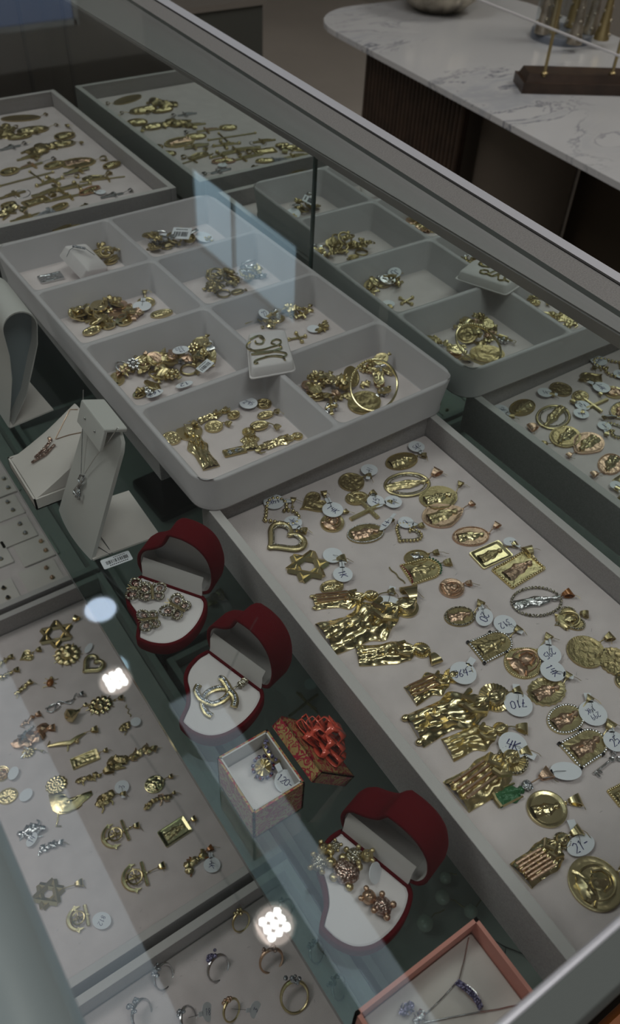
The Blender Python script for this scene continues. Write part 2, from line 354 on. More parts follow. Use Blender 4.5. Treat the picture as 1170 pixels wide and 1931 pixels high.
# ------------------------------------------------------------------ the showcase
XF, XM, XM2, YS = -0.0305, 0.2975, 0.3079, 0.2050
YE, YFAR, ZG = -0.362, 0.885, 0.20
case = empty('glass_showcase', (0, 0, -0.85)); tag(case, 'glass topped jewellery showcase with metal edge frames and mirrored sliding back', 'display case')
def cpart(mb, name, m, **k):
    o = mb.build(name, m, case, **k); o.location = (0, 0, 0.85); return o
def slab(x0, x1, y0, y1, z0, z1):
    b = MB(); b.box(((x0 + x1) / 2, (y0 + y1) / 2, (z0 + z1) / 2), (x1 - x0, y1 - y0, z1 - z0)); b.mi = [0, 0, 1, 1, 1, 1]; return b
cpart(slab(XF, 0.294, -0.372, 0.875, -0.006, 0.0), 'glass_shelf', ['glass_shelf', 'glass_edge'], smooth=False)
tg = MB(); q = [(-0.128, -0.362), (0.2774 - 0.226 * 0.0488, -0.362), (0.2774 + 1.021 * 0.0488, 0.885), (-0.128, 0.885)]
tg.prism(q, 0.1965, 0.2); tg.mi = [0, 0, 1, 1, 1, 1]; cpart(tg, 'top_glass', ['glass_top', 'top_edge'], smooth=False)
cpart(MB().box((0.09, 0.25, -0.298), (0.44, 1.28, 0.012)), 'lower_deck', 'case_dark', smooth=False)
cpart(MB().box((0.09, 0.25, -0.58), (0.42, 1.24, 0.54)), 'plinth', 'brown_panel', smooth=False)
# far end panel in two boards
for y0, x0, x1 in ((0.89, -0.14, 0.2755), (0.89, 0.2790, 0.40)):
    cpart(MB().box(((x0 + x1) / 2, y0 + 0.006, -0.05), (x1 - x0, 0.012, 0.49)), 'end_board', 'brown_panel', smooth=False)
cpart(MB().box((0.2772, 0.892, -0.05), (0.004, 0.012, 0.49)), 'seam_strip', 'rubber', smooth=False)
# mirrored sliding doors: the near one stands in front of the far one
def door(x, y0, y1, z1):
    d = MB(); d.box((x + 0.002, (y0 + y1) / 2, (z1 - 0.29) / 2), (0.004, y1 - y0, z1 + 0.29)); o = cpart(d, 'mirror_door', 'mirror', smooth=False)
    return o
d1 = door(XM, -0.372, YS, 0.167); d2 = door(XM2, YS - 0.03, 0.89, 0.172)
def dpart(mb, parent): o = mb.build('door_edge', 'glass_edge', parent, smooth=False); return o
dpart(MB().box((XM + 0.0015, YS + 0.0009, -0.06), (0.006, 0.0026, 0.455)), d1)
# bottom track
cpart(MB().box((XM + 0.001, 0.26, -0.004), (0.006, 1.26, 0.006)), 'bottom_track', 'alu_dull', smooth=False)
# top rear rail: soffit, ledge, gasket, bright top edge (it runs slightly askew to the doors)
def rl(x_at_556, x_at_m126, y): return x_at_m126 + (x_at_556 - x_at_m126) * (y + 0.126) / 0.682
def strip(a0, a1, za, b0, b1, zb, y0=-0.40, y1=0.90, th=0.003):
    # surface between line a (x at two stations) and line b, given thickness downwards
    vs = []
    for y in (y0, y1):
        for (q0, q1, z) in ((a0, a1, za), (b0, b1, zb)): vs.append((rl(q0, q1, y), y, z))
    vs2 = [(x, y, z - th) for x, y, z in vs]
    return MB().add(vs + vs2, [(0, 1, 3, 2), (4, 6, 7, 5), (0, 4, 5, 1), (2, 3, 7, 6), (0, 2, 6, 4), (1, 5, 7, 3)])
cpart(strip(0.2968, 0.2968, 0.1675, 0.3267, 0.2934, 0.1885, th=0.002), 'rail_soffit', 'soffit', smooth=False)
cpart(strip(0.3267, 0.2934, 0.190, 0.3509, 0.3171, 0.190), 'rail_ledge', 'ledge', smooth=False)
cpart(strip(0.3502, 0.3164, 0.1907, 0.3524, 0.3186, 0.1907), 'gasket', 'rubber', smooth=False)
cpart(strip(0.3520, 0.3182, 0.190, 0.3665, 0.3285, 0.190, th=0.012), 'rail_top_edge', 'alu', smooth=False)
cpart(strip(0.345, 0.3120, 0.186, 0.3590, 0.3210, 0.186, th=0.03), 'rail_back', 'alu_dull', smooth=False)
# front rail (rounded) and near end rail
fr = MB(); fr.tube([(-0.150, -0.50, 0.190), (-0.150, 0.89, 0.190)], 0.0245, 20); cpart(fr, 'front_rail', 'frame_blue')
er = MB(); prof = [(-0.3622, 0.196), (-0.3628, 0.1995), (-0.3645, 0.201), (-0.374, 0.2), (-0.3755, 0.197), (-0.3755, 0.10), (-0.3622, 0.10)]
n = len(prof); vs = [(x, y, z) for x in (-0.15, 0.34) for y, z in prof]
er.add(vs, [tuple(range(n))[::-1], tuple(range(n, 2 * n))] + [(i, (i + 1) % n, n + (i + 1) % n, n + i) for i in range(n)]); cpart(er, 'end_rail', 'rail_grey', angle=30)
er2 = MB(); er2.tube([(-0.15, -0.3634, 0.1998), (0.34, -0.3634, 0.1998)], 0.0014, 10); cpart(er2, 'rail_edge_highlight', 'alu')  # bright bead added as the highlight along the rail's inner edge
for pts_ in ([(246, 1384), (330, 1508), (420, 1650), (520, 1802)], [(420, 1296), (452, 1224)], [(470, 1192), (486, 1164)]):  # thin pale lines on top of the counter glass
    P_ = [at(x, y, 0.20015) for x, y in pts_]; V_ = []
    for A_, B_ in zip(P_[:-1], P_[1:]):
        d_ = (B_ - A_).normalized(); w_ = Vector((-d_.y, d_.x, 0)) * 0.00035; V_ += [A_ - w_, A_ + w_] if A_ is P_[0] else []; V_ += [B_ - w_, B_ + w_]
    cpart(MB().add(V_, [(2 * i, 2 * i + 1, 2 * i + 3, 2 * i + 2) for i in range(len(V_) // 2 - 1)]), 'glass_line', 'pale_line', smooth=False)

# ------------------------------------------------------------------ velvet pendant trays
def velvet_tray(x0, x1, y0, y1, zb, zr, zp, lab, rim=0.0072, th=0.0, group=None):
    r = empty('velvet_tray', ((x0 + x1) / 2, (y0 + y1) / 2, zb), th); tag(r, lab, 'jewellery tray', group)
    a, b = (x1 - x0) / 2, (y1 - y0) / 2; h = zr - zb
    wl = MB()
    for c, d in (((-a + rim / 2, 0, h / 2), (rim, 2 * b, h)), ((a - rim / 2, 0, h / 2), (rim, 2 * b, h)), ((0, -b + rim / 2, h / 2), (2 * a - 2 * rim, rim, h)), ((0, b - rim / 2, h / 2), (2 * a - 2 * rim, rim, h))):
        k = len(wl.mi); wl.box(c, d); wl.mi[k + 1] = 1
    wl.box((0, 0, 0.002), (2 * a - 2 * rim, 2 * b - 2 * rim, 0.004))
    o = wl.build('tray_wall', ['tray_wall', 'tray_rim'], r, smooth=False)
    bv = o.modifiers.new('bevel', 'BEVEL'); bv.width = 0.0006; bv.segments = 2; bv.limit_method = 'ANGLE'
    p = MB(); q = rrect(-a + rim + 0.0006, -b + rim + 0.0006, a - rim - 0.0006, b - rim - 0.0006, 0.002, 3); p.prism(q, 0.004, zp - zb, bev=0.0012)
    p.build('pad', 'pad', r)
    random.seed(int(x0 * 1000 + y0 * 77) & 255); s = MB()
    for k in range(60):   # little pin slits in the pad
        x = random.uniform(-a * 0.85, a * 0.85); y = random.uniform(-b * 0.92, b * 0.92); t = random.gauss(0.3, 0.5); l = random.uniform(0.001, 0.003)
        s.X = Matrix.Translation((x, y, zp - zb + 0.00005)) @ Matrix.Rotation(t, 4, 'Z'); s.box((0, 0, 0), (l, 0.00025, 0.0001))
    sl = s.build('pin_slits', 'tray_wall', r, smooth=False); sl['kind'] = 'stuff'
    return r
ZP, ZR = 0.020, 0.039
velvet_tray(0.0645, 0.2749, -0.361, 0.0015, 0.0004, ZR, ZP, 'long pale velvet tray of large gold medals and saint pendants', th=math.radians(-0.6))
velvet_tray(0.0728, 0.2925, 0.474, 0.8445, 0.0004, ZR, ZP, 'pale velvet tray of crucifix pendants beyond the divided tray')
velvet_tray(0.0680, 0.2875, 0.075, 0.44, 0.0004, ZR - 0.0003, ZP, 'pale velvet tray hidden underneath the divided tray')

# ------------------------------------------------------------------ divided plastic tray
def divided_tray():
    x0, x1, y0, y1 = 0.0582, 0.2923, -0.0165, 0.3742; zb, zt, zf = 0.0395, 0.0715, 0.0435; rim = 0.0045; dv = 0.0052
    cx, cy = (x0 + x1) / 2, (y0 + y1) / 2
    r = empty('divided_tray', (x0, y0, zb), math.radians(1.2)); tag(r, 'pale grey plastic tray with eight compartments of loose charms', 'jewellery tray')
    W, L, H = x1 - x0, y1 - y0, zt - zb; F = zf - zb
    outer = rrect(0.0012, 0.0012, W - 0.0012, L - 0.0012, 0.017, 8); outer2 = rrect(0, 0, W, L, 0.018, 8); outerb = rrect(0.0035, 0.0035, W - 0.0035, L - 0.0035, 0.017, 8); lip = rrect(0.0025, 0.0025, W - 0.0025, L - 0.0025, 0.018, 8)
    cells = []
    cw = (W - 2 * rim - dv) / 2; cl = (L - 2 * rim - 3 * dv) / 4
    for i in range(2):
        for j in range(4):
            a = rim + i * (cw + dv); b = rim + j * (cl + dv); cells.append((a, b, a + cw, b + cl))
    mb = MB()
    n = len(outer)
    def ring(A, za, B, zb_):
        k = len(A); mb.add([(p[0], p[1], za) for p in A] + [(p[0], p[1], zb_) for p in B], [(i, (i + 1) % k, k + (i + 1) % k, k + i) for i in range(k)])
    ring(outer, H, outer2, H - 0.0014); ring(outer2, H - 0.0014, outerb, 0.002); ring(outerb, 0.002, lip, 0.0012); ring(lip, 0.0012, lip, 0)
    mb.add([(p[0], p[1], 0) for p in lip], [tuple(range(len(lip)))[::-1]])
    gx = [0.0012, rim + cw + dv / 2, W - 0.0012]; gy = [0.0012] + [rim + (j + 1) * cl + j * dv + dv / 2 for j in range(3)] + [L - 0.0012]
    for ci, (a, b, c, d) in enumerate(cells):
        i, j = ci // 4, ci % 4; e = 1e-5; RR_ = 0.017
        rs = (RR_ if (i == 1 and j == 0) else e, RR_ if (i == 1 and j == 3) else e, RR_ if (i == 0 and j == 3) else e, RR_ if (i == 0 and j == 0) else e)
        G = rrect4(gx[i], gy[j], gx[i + 1], gy[j + 1], rs, 8)
        q = rrect(a - 0.001, b - 0.001, c + 0.001, d + 0.001, 0.006, 8); ring(q, H, G, H)
        A = rrect(a, b, c, d, 0.0055, 8); t = 0.0045; B = rrect(a + t, b + t, c - t, d - t, 0.0045, 8); D = rrect(a + t + 0.001, b + t + 0.001, c - t - 0.001, d - t - 0.001, 0.004, 8)
        ring(A, H - 0.0011, q, H); ring(B, F + 0.001, A, H - 0.0011); ring(D, F, B, F + 0.001)
        mb.add([(p[0], p[1], F) for p in D], [tuple(range(len(D)))])
    o = mb.build('tray_body', 'plastic', r, angle=50)
    for a, b, c, d in cells:
        t = 0.0056; k = MB(); k.prism(rrect(a + t, b + t, c - t, d - t, 0.004, 4), F + 0.0001, F + 0.0005); k.build('compartment_liner', 'pad', r)
    bm = __import__('bmesh').new(); bm.from_mesh(o.data); B_ = __import__('bmesh'); B_.ops.remove_doubles(bm, verts=bm.verts, dist=1e-6); B_.ops.recalc_face_normals(bm, faces=bm.faces); bm.to_mesh(o.data); bm.free()
    return r, cells, (x0, y0)
tray_root, CELLS, TO = divided_tray()
ZCELL = 0.0441

# ------------------------------------------------------------------ lower trays seen through the counter
ZLP, ZLR = -0.272, -0.2500
velvet_tray(-0.190, 0.049, -0.1400, 0.231, -0.292, ZLR, ZLP, 'velvet tray of small charms on the lower shelf')
velvet_tray(-0.190, 0.049, 0.238, 0.612, -0.292, ZLR, -0.270, 'velvet tray of stud earring cards on the lower shelf')
velvet_tray(-0.190, 0.049, -0.52, -0.1475, -0.292, ZLR, ZLP, 'velvet tray of rings on the lower shelf')
velvet_tray(0.060, 0.285, -0.36, 0.10, -0.292, -0.268, -0.281, 'dim velvet tray of pearl drops under the glass shelf')
velvet_tray(0.060, 0.285, 0.11, 0.56, -0.292, -0.268, -0.281, 'dim velvet tray on the lower shelf below the divided tray')

# ------------------------------------------------------------------ pendants
def ell(a, b, n=40, rip=0, amp=0.0): return [((a * (1 + amp * math.cos(rip * t))) * math.cos(t), (b * (1 + amp * math.cos(rip * t))) * math.sin(t)) for t in [2 * math.pi * k / n for k in range(n)]]
def heart(a, b, n=44):
    o = []
    for k in range(n):
        t = -2 * math.pi * k / n; o.append((a * 1.02 * math.sin(t) ** 3, b * ((13 * math.cos(t) - 5 * math.cos(2 * t) - 2 * math.cos(3 * t) - math.cos(4 * t)) / 15.5 + 0.1)))
    return o
def drop(a, b, n=44, flip=1):
    return [(a * math.cos(t) * (1 - 0.42 * max(0, math.sin(t)) ** 1.0), b * math.sin(t) * flip) for t in [2 * math.pi * k / n for k in range(n)]]
def rectp(a, b, n=8, r=0.12):
    q = rrect(-a, -b, a, b, min(a, b) * r, 2); out = []
    for i, p in enumerate(q):
        out.append(p); c = q[(i + 1) % len(q)]; d = math.hypot(c[0] - p[0], c[1] - p[1])
        if d > min(a, b) * 0.5:
            for k in range(1, n): out.append((p[0] + (c[0] - p[0]) * k / n, p[1] + (c[1] - p[1]) * k / n))
    return out
def arch(a, b, n=16):
    o = [(-a + 2 * a * k / n, -b) for k in range(n)] + [(a, -b + b * 1.25 * k / 8) for k in range(8)]
    o += [(a * math.cos(t), b * 0.25 + b * 0.75 * math.sin(t)) for t in [math.pi * k / n for k in range(n)]]
    o += [(-a, b * 0.25 - b * 1.25 * k / 8) for k in range(8)]
    return o
def star6(a, b, f=0.577): return [((a if k % 2 == 0 else a * f) * math.cos(math.pi / 2 + math.pi * k / 6), (b if k % 2 == 0 else b * f) * math.sin(math.pi / 2 + math.pi * k / 6)) for k in range(12)]
SHAPES = {'ell': ell, 'heart': heart, 'drop': drop, 'rect': rectp, 'arch': arch, 'scallop': lambda a, b: ell(a, b, 72, 18, 0.035), 'star': star6, 'sun': lambda a, b: ell(a, b, 72, 12, 0.14)}
def wob(x, y, seed, L): 
    s = 9.0 / L
    return noise.noise(Vector((x * s, y * s, seed * 3.7)))
def figure_mesh(L, hw, seed, lift=0.0, rich=1.0, ny=26, nx=10, flare=0.5, arms=0.3):
    # robed standing figure in relief lying along +y, feet at -L/2
    mb = MB(); vs = []; fs = []; W = hw
    def half(v):
        if v < 0.72: return W * (1.0 - flare * v + arms * math.exp(-((v - 0.52) / 0.1) ** 2))
        if v < 0.8: return W * (1.0 - flare * 0.72) * (1 - 0.5 * (v - 0.72) / 0.08)
        return W * 0.52 * math.sqrt(max(0.02, 1 - ((v - 0.9) / 0.1) ** 2))
    for j in range(ny + 1):
        v = j / ny; h = half(v); y = -L / 2 + L * v
        for i in range(nx + 1):
            u = -1 + 2 * i / nx
            z = (1 - abs(u) ** 2.6) * W * 0.36 * (1.1 if v > 0.78 else 1)
            if v < 0.78: z += W * 0.10 * rich * math.sin(u * 11 + 3.0 * math.sin(v * 4 + seed) + seed) * (1 - u * u) + W * 0.13 * rich * noise.noise(Vector((u * 4, v * 13, seed)))
            else: z += W * 0.08 * noise.noise(Vector((u * 4, v * 22, seed)))
            vs.append((u * h + W * 0.08 * math.sin(v * 7 + seed), y, lift + max(z, 0)))
    for j in range(ny):
        for i in range(nx): a = j * (nx + 1) + i; fs.append((a, a + 1, a + nx + 2, a + nx + 1))
    base = [tuple(i for i in range(0))]
    rim = [j * (nx + 1) for j in range(ny + 1)]; rim2 = [j * (nx + 1) + nx for j in range(ny + 1)]
    mb.add(vs, fs); k = len(mb.v)
    loop = [vs[i] for i in rim2] + [vs[i] for i in reversed(rim)]; m = len(loop)
    mb.add([(p[0], p[1], p[2]) for p in loop] + [(p[0], p[1], lift - W * 0.12) for p in loop], [(i, (i + 1) % m, m + (i + 1) % m, m + i) for i in range(m)])
    return mb
def bail_mesh(r, w0, w1):
    # loop whose hole runs along x, wide at the top and narrow where it meets the pendant
    mb = MB(); n = 18; vs = []; fs = []; t = r * 0.16
    for k in range(n):
        a = 2 * math.pi * k / n; y = r + r * math.cos(a); z = r * 0.62 * math.sin(a); h = w1 + (w0 - w1) * (y / (2 * r)) ** 1.2
        for (x, q) in ((-h, 1), (h, 1), (h, 1 - 0.2), (-h, 1 - 0.2)): vs.append((x, r + (y - r) * q, z * q))
    for k in range(n):
        j = (k + 1) % n
        for i in range(4): fs.append((k * 4 + i, j * 4 + i, j * 4 + (i + 1) % 4, k * 4 + (i + 1) % 4))
    return mb.add(vs, fs)
GLY = {'0': [[(0, 1), (0, 5), (1.5, 6), (3, 5), (3, 1), (1.5, 0), (0, 1)]], '1': [[(0.5, 5), (1.5, 6), (1.5, 0)]], '2': [[(0, 5), (1.5, 6), (3, 5), (2.6, 3), (0, 0), (3, 0)]],
       '3': [[(0, 6), (3, 6), (1.2, 3.5), (3, 2), (1.5, 0), (0, 0.7)]], '4': [[(0.4, 6), (0, 2.6), (3, 2.8)], [(2.4, 5.6), (2.2, 0)]], '5': [[(3, 6), (0.4, 6), (0.3, 3.5), (2.6, 3.2), (2.8, 1), (0, 0)]],
       '6': [[(2.6, 6), (0.4, 3), (0.3, 0.8), (1.6, 0), (3, 1.2), (1.6, 2.8), (0.4, 2)]], '7': [[(0, 6), (3, 6), (1, 0)], [(0.8, 3), (2.8, 3)]], '8': [[(1.5, 3.2), (0, 4.6), (1.5, 6), (3, 4.6), (0, 1.4), (1.5, 0), (3, 1.4), (1.5, 3.2)]],
       '9': [[(3, 4.8), (1.5, 6), (0, 4.6), (1.4, 3.2), (3, 4.4), (2.4, 0)]], 'K': [[(0, 6), (0, 0)], [(3, 6), (0.2, 3), (3, 0)]], '-': [[(0, 3), (2.6, 3)]], 'A': [[(0, 0), (1.5, 6), (3, 0)], [(0.6, 2), (2.4, 2)]], ' ': [], 'N': [[(0, 0), (0, 6), (3, 0), (3, 6)]], 'T': [[(0, 6), (3, 6)], [(1.5, 6), (1.5, 0)]]}
def text_mesh(txt, h, w=None):
    # handwriting as thin flat strokes, centred on the origin, baseline along +x; '/' starts a new line
    mb = MB(); lines = txt.split('/'); s = h / 6 / max(1, len(lines)) ** 0.6
    for li, ln in enumerate(lines):
        Wd = len(ln) * 4 - 1; oy = ((len(lines) - 1) / 2 - li) * 8 - 3
        for i, ch in enumerate(ln):
            for st in GLY.get(ch, []):
                mb.tube([((x + i * 4 - Wd / 2) * s + (y - 3) * s * 0.12, (y + oy) * s, 0) for x, y in st], s * 0.34, 4, flat=0.25)
    return mb
def direction_z(p0, px, py, ang, z):
    # heading in the place of a pixel direction (ang in degrees, image x right, y up)
    a = at(px, py, z); b = at(px + 12 * math.cos(math.radians(ang)), py - 12 * math.sin(math.radians(ang)), z); return math.atan2(b.y - a.y, b.x - a.x)
TAGN = [0]
def price_tag(root, px, py, z, text, ang, r=0.0066, link=None, lab=None, tilt=0.0, oval=1.0, tab=True):
    """white paper tag as a child of root; link = world point of the bail it is tied to"""
    TAGN[0] += 1; lift = 0.0022 + 0.0006 * (TAGN[0] % 3); p = at(px, py, z + lift); MI = root.matrix_basis.inverted(); q = MI @ p
    hd = direction_z(p, px, py, ang, z) - root.rotation_euler.z
    t = MB(); pts = ell(r, r * oval, 26)
    t.prism(pts, -0.00015, 0.00015)
    if tab: 
        l = link if link is not None else None
        if l is not None:
            d = (MI @ Vector(l)) - q; a2 = math.atan2(d.y, d.x) - hd
            t.X = Matrix.Rotation(a2, 4, 'Z'); t.box((r * 1.25, 0, 0), (r * 0.8, r * 0.5, 0.0003)); t.X = Matrix.Identity(4)
    o = t.build('price_tag', 'tag', root, smooth=False, label=lab); o.location = q; o.rotation_euler = (tilt, tilt * 0.6, hd)
    if text:
        wr = text_mesh(text, r * (0.72 if max(len(q_) for q_ in text.split('/')) < 3 else 0.60)); e = wr.build('writing', 'ink', o); e.location = (0, 0, 0.0003)
    if link is not None:
        l = MI @ Vector(link); th = MB(); m = (q + l) / 2 + Vector((0, 0, 0.002)); th.tube([q + Vector((0, 0, 0.0002)), m, l], 0.00016, 4); th.build('tag_thread', 'thread', root)
    return o
def wire(root, p, seed, m='gold_dark'):
    random.seed(seed); a = random.uniform(-0.6, 0.9); pts = [Vector(p)]; h = Vector((math.cos(a), math.sin(a), 0))
    for k in range(4): pts.append(pts[-1] + h * 0.0016 + Vector((random.uniform(-1, 1), random.uniform(-1, 1), random.uniform(-0.4, 1.0) * (1 if k < 2 else -1))) * 0.0007)
    MB().tube(pts, 0.00022, 4).build('wire_pin', m, root)
COUNT = [0]
def frame_of(b, t, z, name, lab, cat, group=None, tilt=(0, 0)):
    B = b.copy() if isinstance(b, Vector) else at(b[0], b[1], z); T = t.copy() if isinstance(t, Vector) else at(t[0], t[1], z); B.z = T.z = z; c = (B + T) / 2; L = (T - B).length; rz = math.atan2(T.y - B.y, T.x - B.x) - math.pi / 2
    r = empty(name, c, rz, tilt[0], tilt[1]); tag(r, lab, cat, group)
    bpy.context.view_layer.update() if False else None
    return r, L
def finish(r, L, bail, bs, bm, tags, z, seed):
    link = None; MI = r.matrix_basis.inverted()
    if bail:
        bp = at(bail[0], bail[1], z + 0.002); q = MI @ bp; s = Vector((0, L / 2 * 0.98, 0.001)); d = Vector((q.x, q.y - L / 2, 0)); 
        a = math.atan2(q.y - s.y, q.x - s.x) - math.pi / 2
        if abs(a) > 1.3: a = math.copysign(1.3, a) if abs(a) < 3 else 0
        R = 0.0030 * bs; o = bail_mesh(R, 0.0029 * bs, 0.0010 * bs).build('bail', bm, r); ctr = Vector((q.x, q.y, 0.0026)); o.location = ctr - Matrix.Rotation(a, 3, 'Z') @ Vector((0, R, 0)); o.rotation_euler = (0, 0, a)
        o2 = MB(); e = ctr - Matrix.Rotation(a, 3, 'Z') @ Vector((0, R, 0)); o2.tube([(0 + 0.0009 * math.cos(k), L / 2 + 0.0009 * math.sin(k), 0.0012) for k in [i * 0.785 for i in range(8)]], 0.00035, 5, closed=True)
        if (e - s).length > 0.002: o2.tube([s, (s + e) / 2 + Vector((0, 0, 0.0006)), e], 0.0004, 5)
        o2.build('jump_ring', bm, r); wire(r, ctr + Vector((0, R * 0.8, 0)), seed)
        link = r.matrix_basis @ ctr
    for tg in tags or []:
        price_tag(r, tg[0], tg[1], z, tg[2], tg[3], link=link, **(tg[4] if len(tg) > 4 else {}))
def medal(b, t, wr, lab, shape='ell', m='gold', rim='plain', fig='virgin', fm=None, rays=True, bail=None, bs=1.0, bm=None, tags=None, z=None, name='medal_pendant', cat='pendant', seed=None, th=0.0016, bulge=0.0, corner=None, group=None, rimm=None, tilt=(0, 0), accents=None, nr=None):
    z = ZP if z is None else z; COUNT[0] += 1; seed = COUNT[0] if seed is None else seed
    r, L = frame_of(b, t, z + 0.0002, name, lab, cat, group, tilt); a, h = L * wr / 2, L / 2; pts = SHAPES[shape](a, h)
    rimw = 0.88
    def hf(x, y, k):
        q = th * 0.62 + bulge * (1 - k * k)
        if rim == 'plain': q += th * 0.38 * (1 if k > rimw else 0)
        if rays and k < rimw and k > 0.05: q += th * 0.16 * math.cos(22 * math.atan2(y, x)) * k
        if fig == 'coin' and k < rimw: q += th * 0.42 * (wob(x, y, seed, L) + 0.5 * wob(x * 2.3, y * 2.3, seed, L)) + (th * 0.25 if 0.66 < k < 0.74 else 0)
        elif k < rimw: q += th * 0.14 * wob(x * 1.5, y * 1.5, seed, L)
        return q
    MB().relief(pts, hf, nr or 11).build('medal_body', m, r, angle=55)
    if fig in ('virgin', 'saint'):
        f = figure_mesh(L * 0.72, min(a * 0.50, L * 0.17), seed, lift=th * 0.55); f.build('relief_figure', fm or m, r, angle=70)
    elif fig == 'bust':
        f = MB(); f.ball((0, h * 0.14, th), a * 0.36, 12, 8, sc=(0.9, 1.1, 0.5), bumpy=0.5, seed=seed); f.ball((0, -h * 0.42, th * 0.6), a * 0.62, 12, 8, sc=(1, 0.6, 0.32), bumpy=0.5, seed=seed + 3)
        f.tube([(-a * 0.4, h * 0.1, th), (-a * 0.3, h * 0.5, th * 1.2), (0, h * 0.62, th * 1.2), (a * 0.3, h * 0.5, th * 1.2), (a * 0.4, h * 0.1, th)], a * 0.07, 5)
        f.tube([(a * 0.62 * math.cos(q_), h * 0.05 + h * 0.72 * math.sin(q_), th) for q_ in [i * 0.2618 for i in range(24)]], a * 0.05, 5, closed=True)
        for s_ in (-1, 1): f.tube([(s_ * a * 0.2, -h * 0.25, th), (s_ * a * 0.55, -h * 0.4, th), (s_ * a * 0.7, -h * 0.55, th)], a * 0.07, 5)
        f.build('relief_bust', fm or m, r)
    elif fig == 'animal':
        f = MB(); f.ball((0, 0, th), a * 0.3, 10, 6, sc=(1.1, 1.5, 0.5), bumpy=0.4); f.ball((a * 0.15, h * 0.42, th), a * 0.17, 8, 6, sc=(1, 1, 0.6))
        for s1, s2 in ((-1, -1), (1, -1), (-1, 1), (1, 1)): f.tube([(0, s2 * h * 0.2, th), (s1 * a * 0.4, s2 * h * 0.35, th), (s1 * a * 0.5, s2 * h * 0.1, th)], a * 0.06, 5)
        f.build('relief_animal', fm or m, r)
    if rim in ('bead', 'pave', 'rope'):
        k = MB(); P = []; per = sum(math.hypot(pts[i][0] - pts[i - 1][0], pts[i][1] - pts[i - 1][1]) for i in range(len(pts)))
        br = {'bead': 0.0009, 'pave': 0.00085, 'rope': 0.0006}[rim] * (L / 0.022) ** 0.5; cnt = int(per / (br * 1.95)); cnt = min(cnt, 64)
        acc = 0; step = per / cnt; i = 0; pos = Vector((pts[0][0], pts[0][1])); out = []
        for i in range(len(pts)):
            A = Vector(pts[i]); B = Vector(pts[(i + 1) % len(pts)]); d = (B - A).length
            while acc <= d and d > 0:
                out.append(A + (B - A) * (acc / d)); acc += step
            acc -= d
        for q in out:
            q = q * (1 - br / max(q.length, 1e-5)); k.ball((q.x, q.y, th * 0.75), br, 6, 4)
        k.build({'bead': 'bead_rim', 'pave': 'stone_rim', 'rope': 'rope_rim'}[rim], rimm or ('pave' if rim == 'pave' else m), r)
    if corner:
        k = MB()
        for sx, sy in ((-1, -1), (1, -1), (1, 0.3), (-1, 0.3)): k.box((sx * a * 0.97, sy * h * 0.98, th * 0.7), (0.0016, 0.0016, 0.0022))
        k.build('corner_stones', corner, r, smooth=False)
    if accents:
        for nm, mm, y0, y1 in accents:
            k = MB()
            for i in range(9):
                u = -1 + 2 * i / 8; yy = h * (y0 + (y1 - y0) * (1 - u * u)); k.ball((u * a * 0.8, yy, th), 0.0009, 6, 4)
            k.build(nm, mm, r)
    finish(r, L, bail, bs, bm or m, tags, z, seed); return r
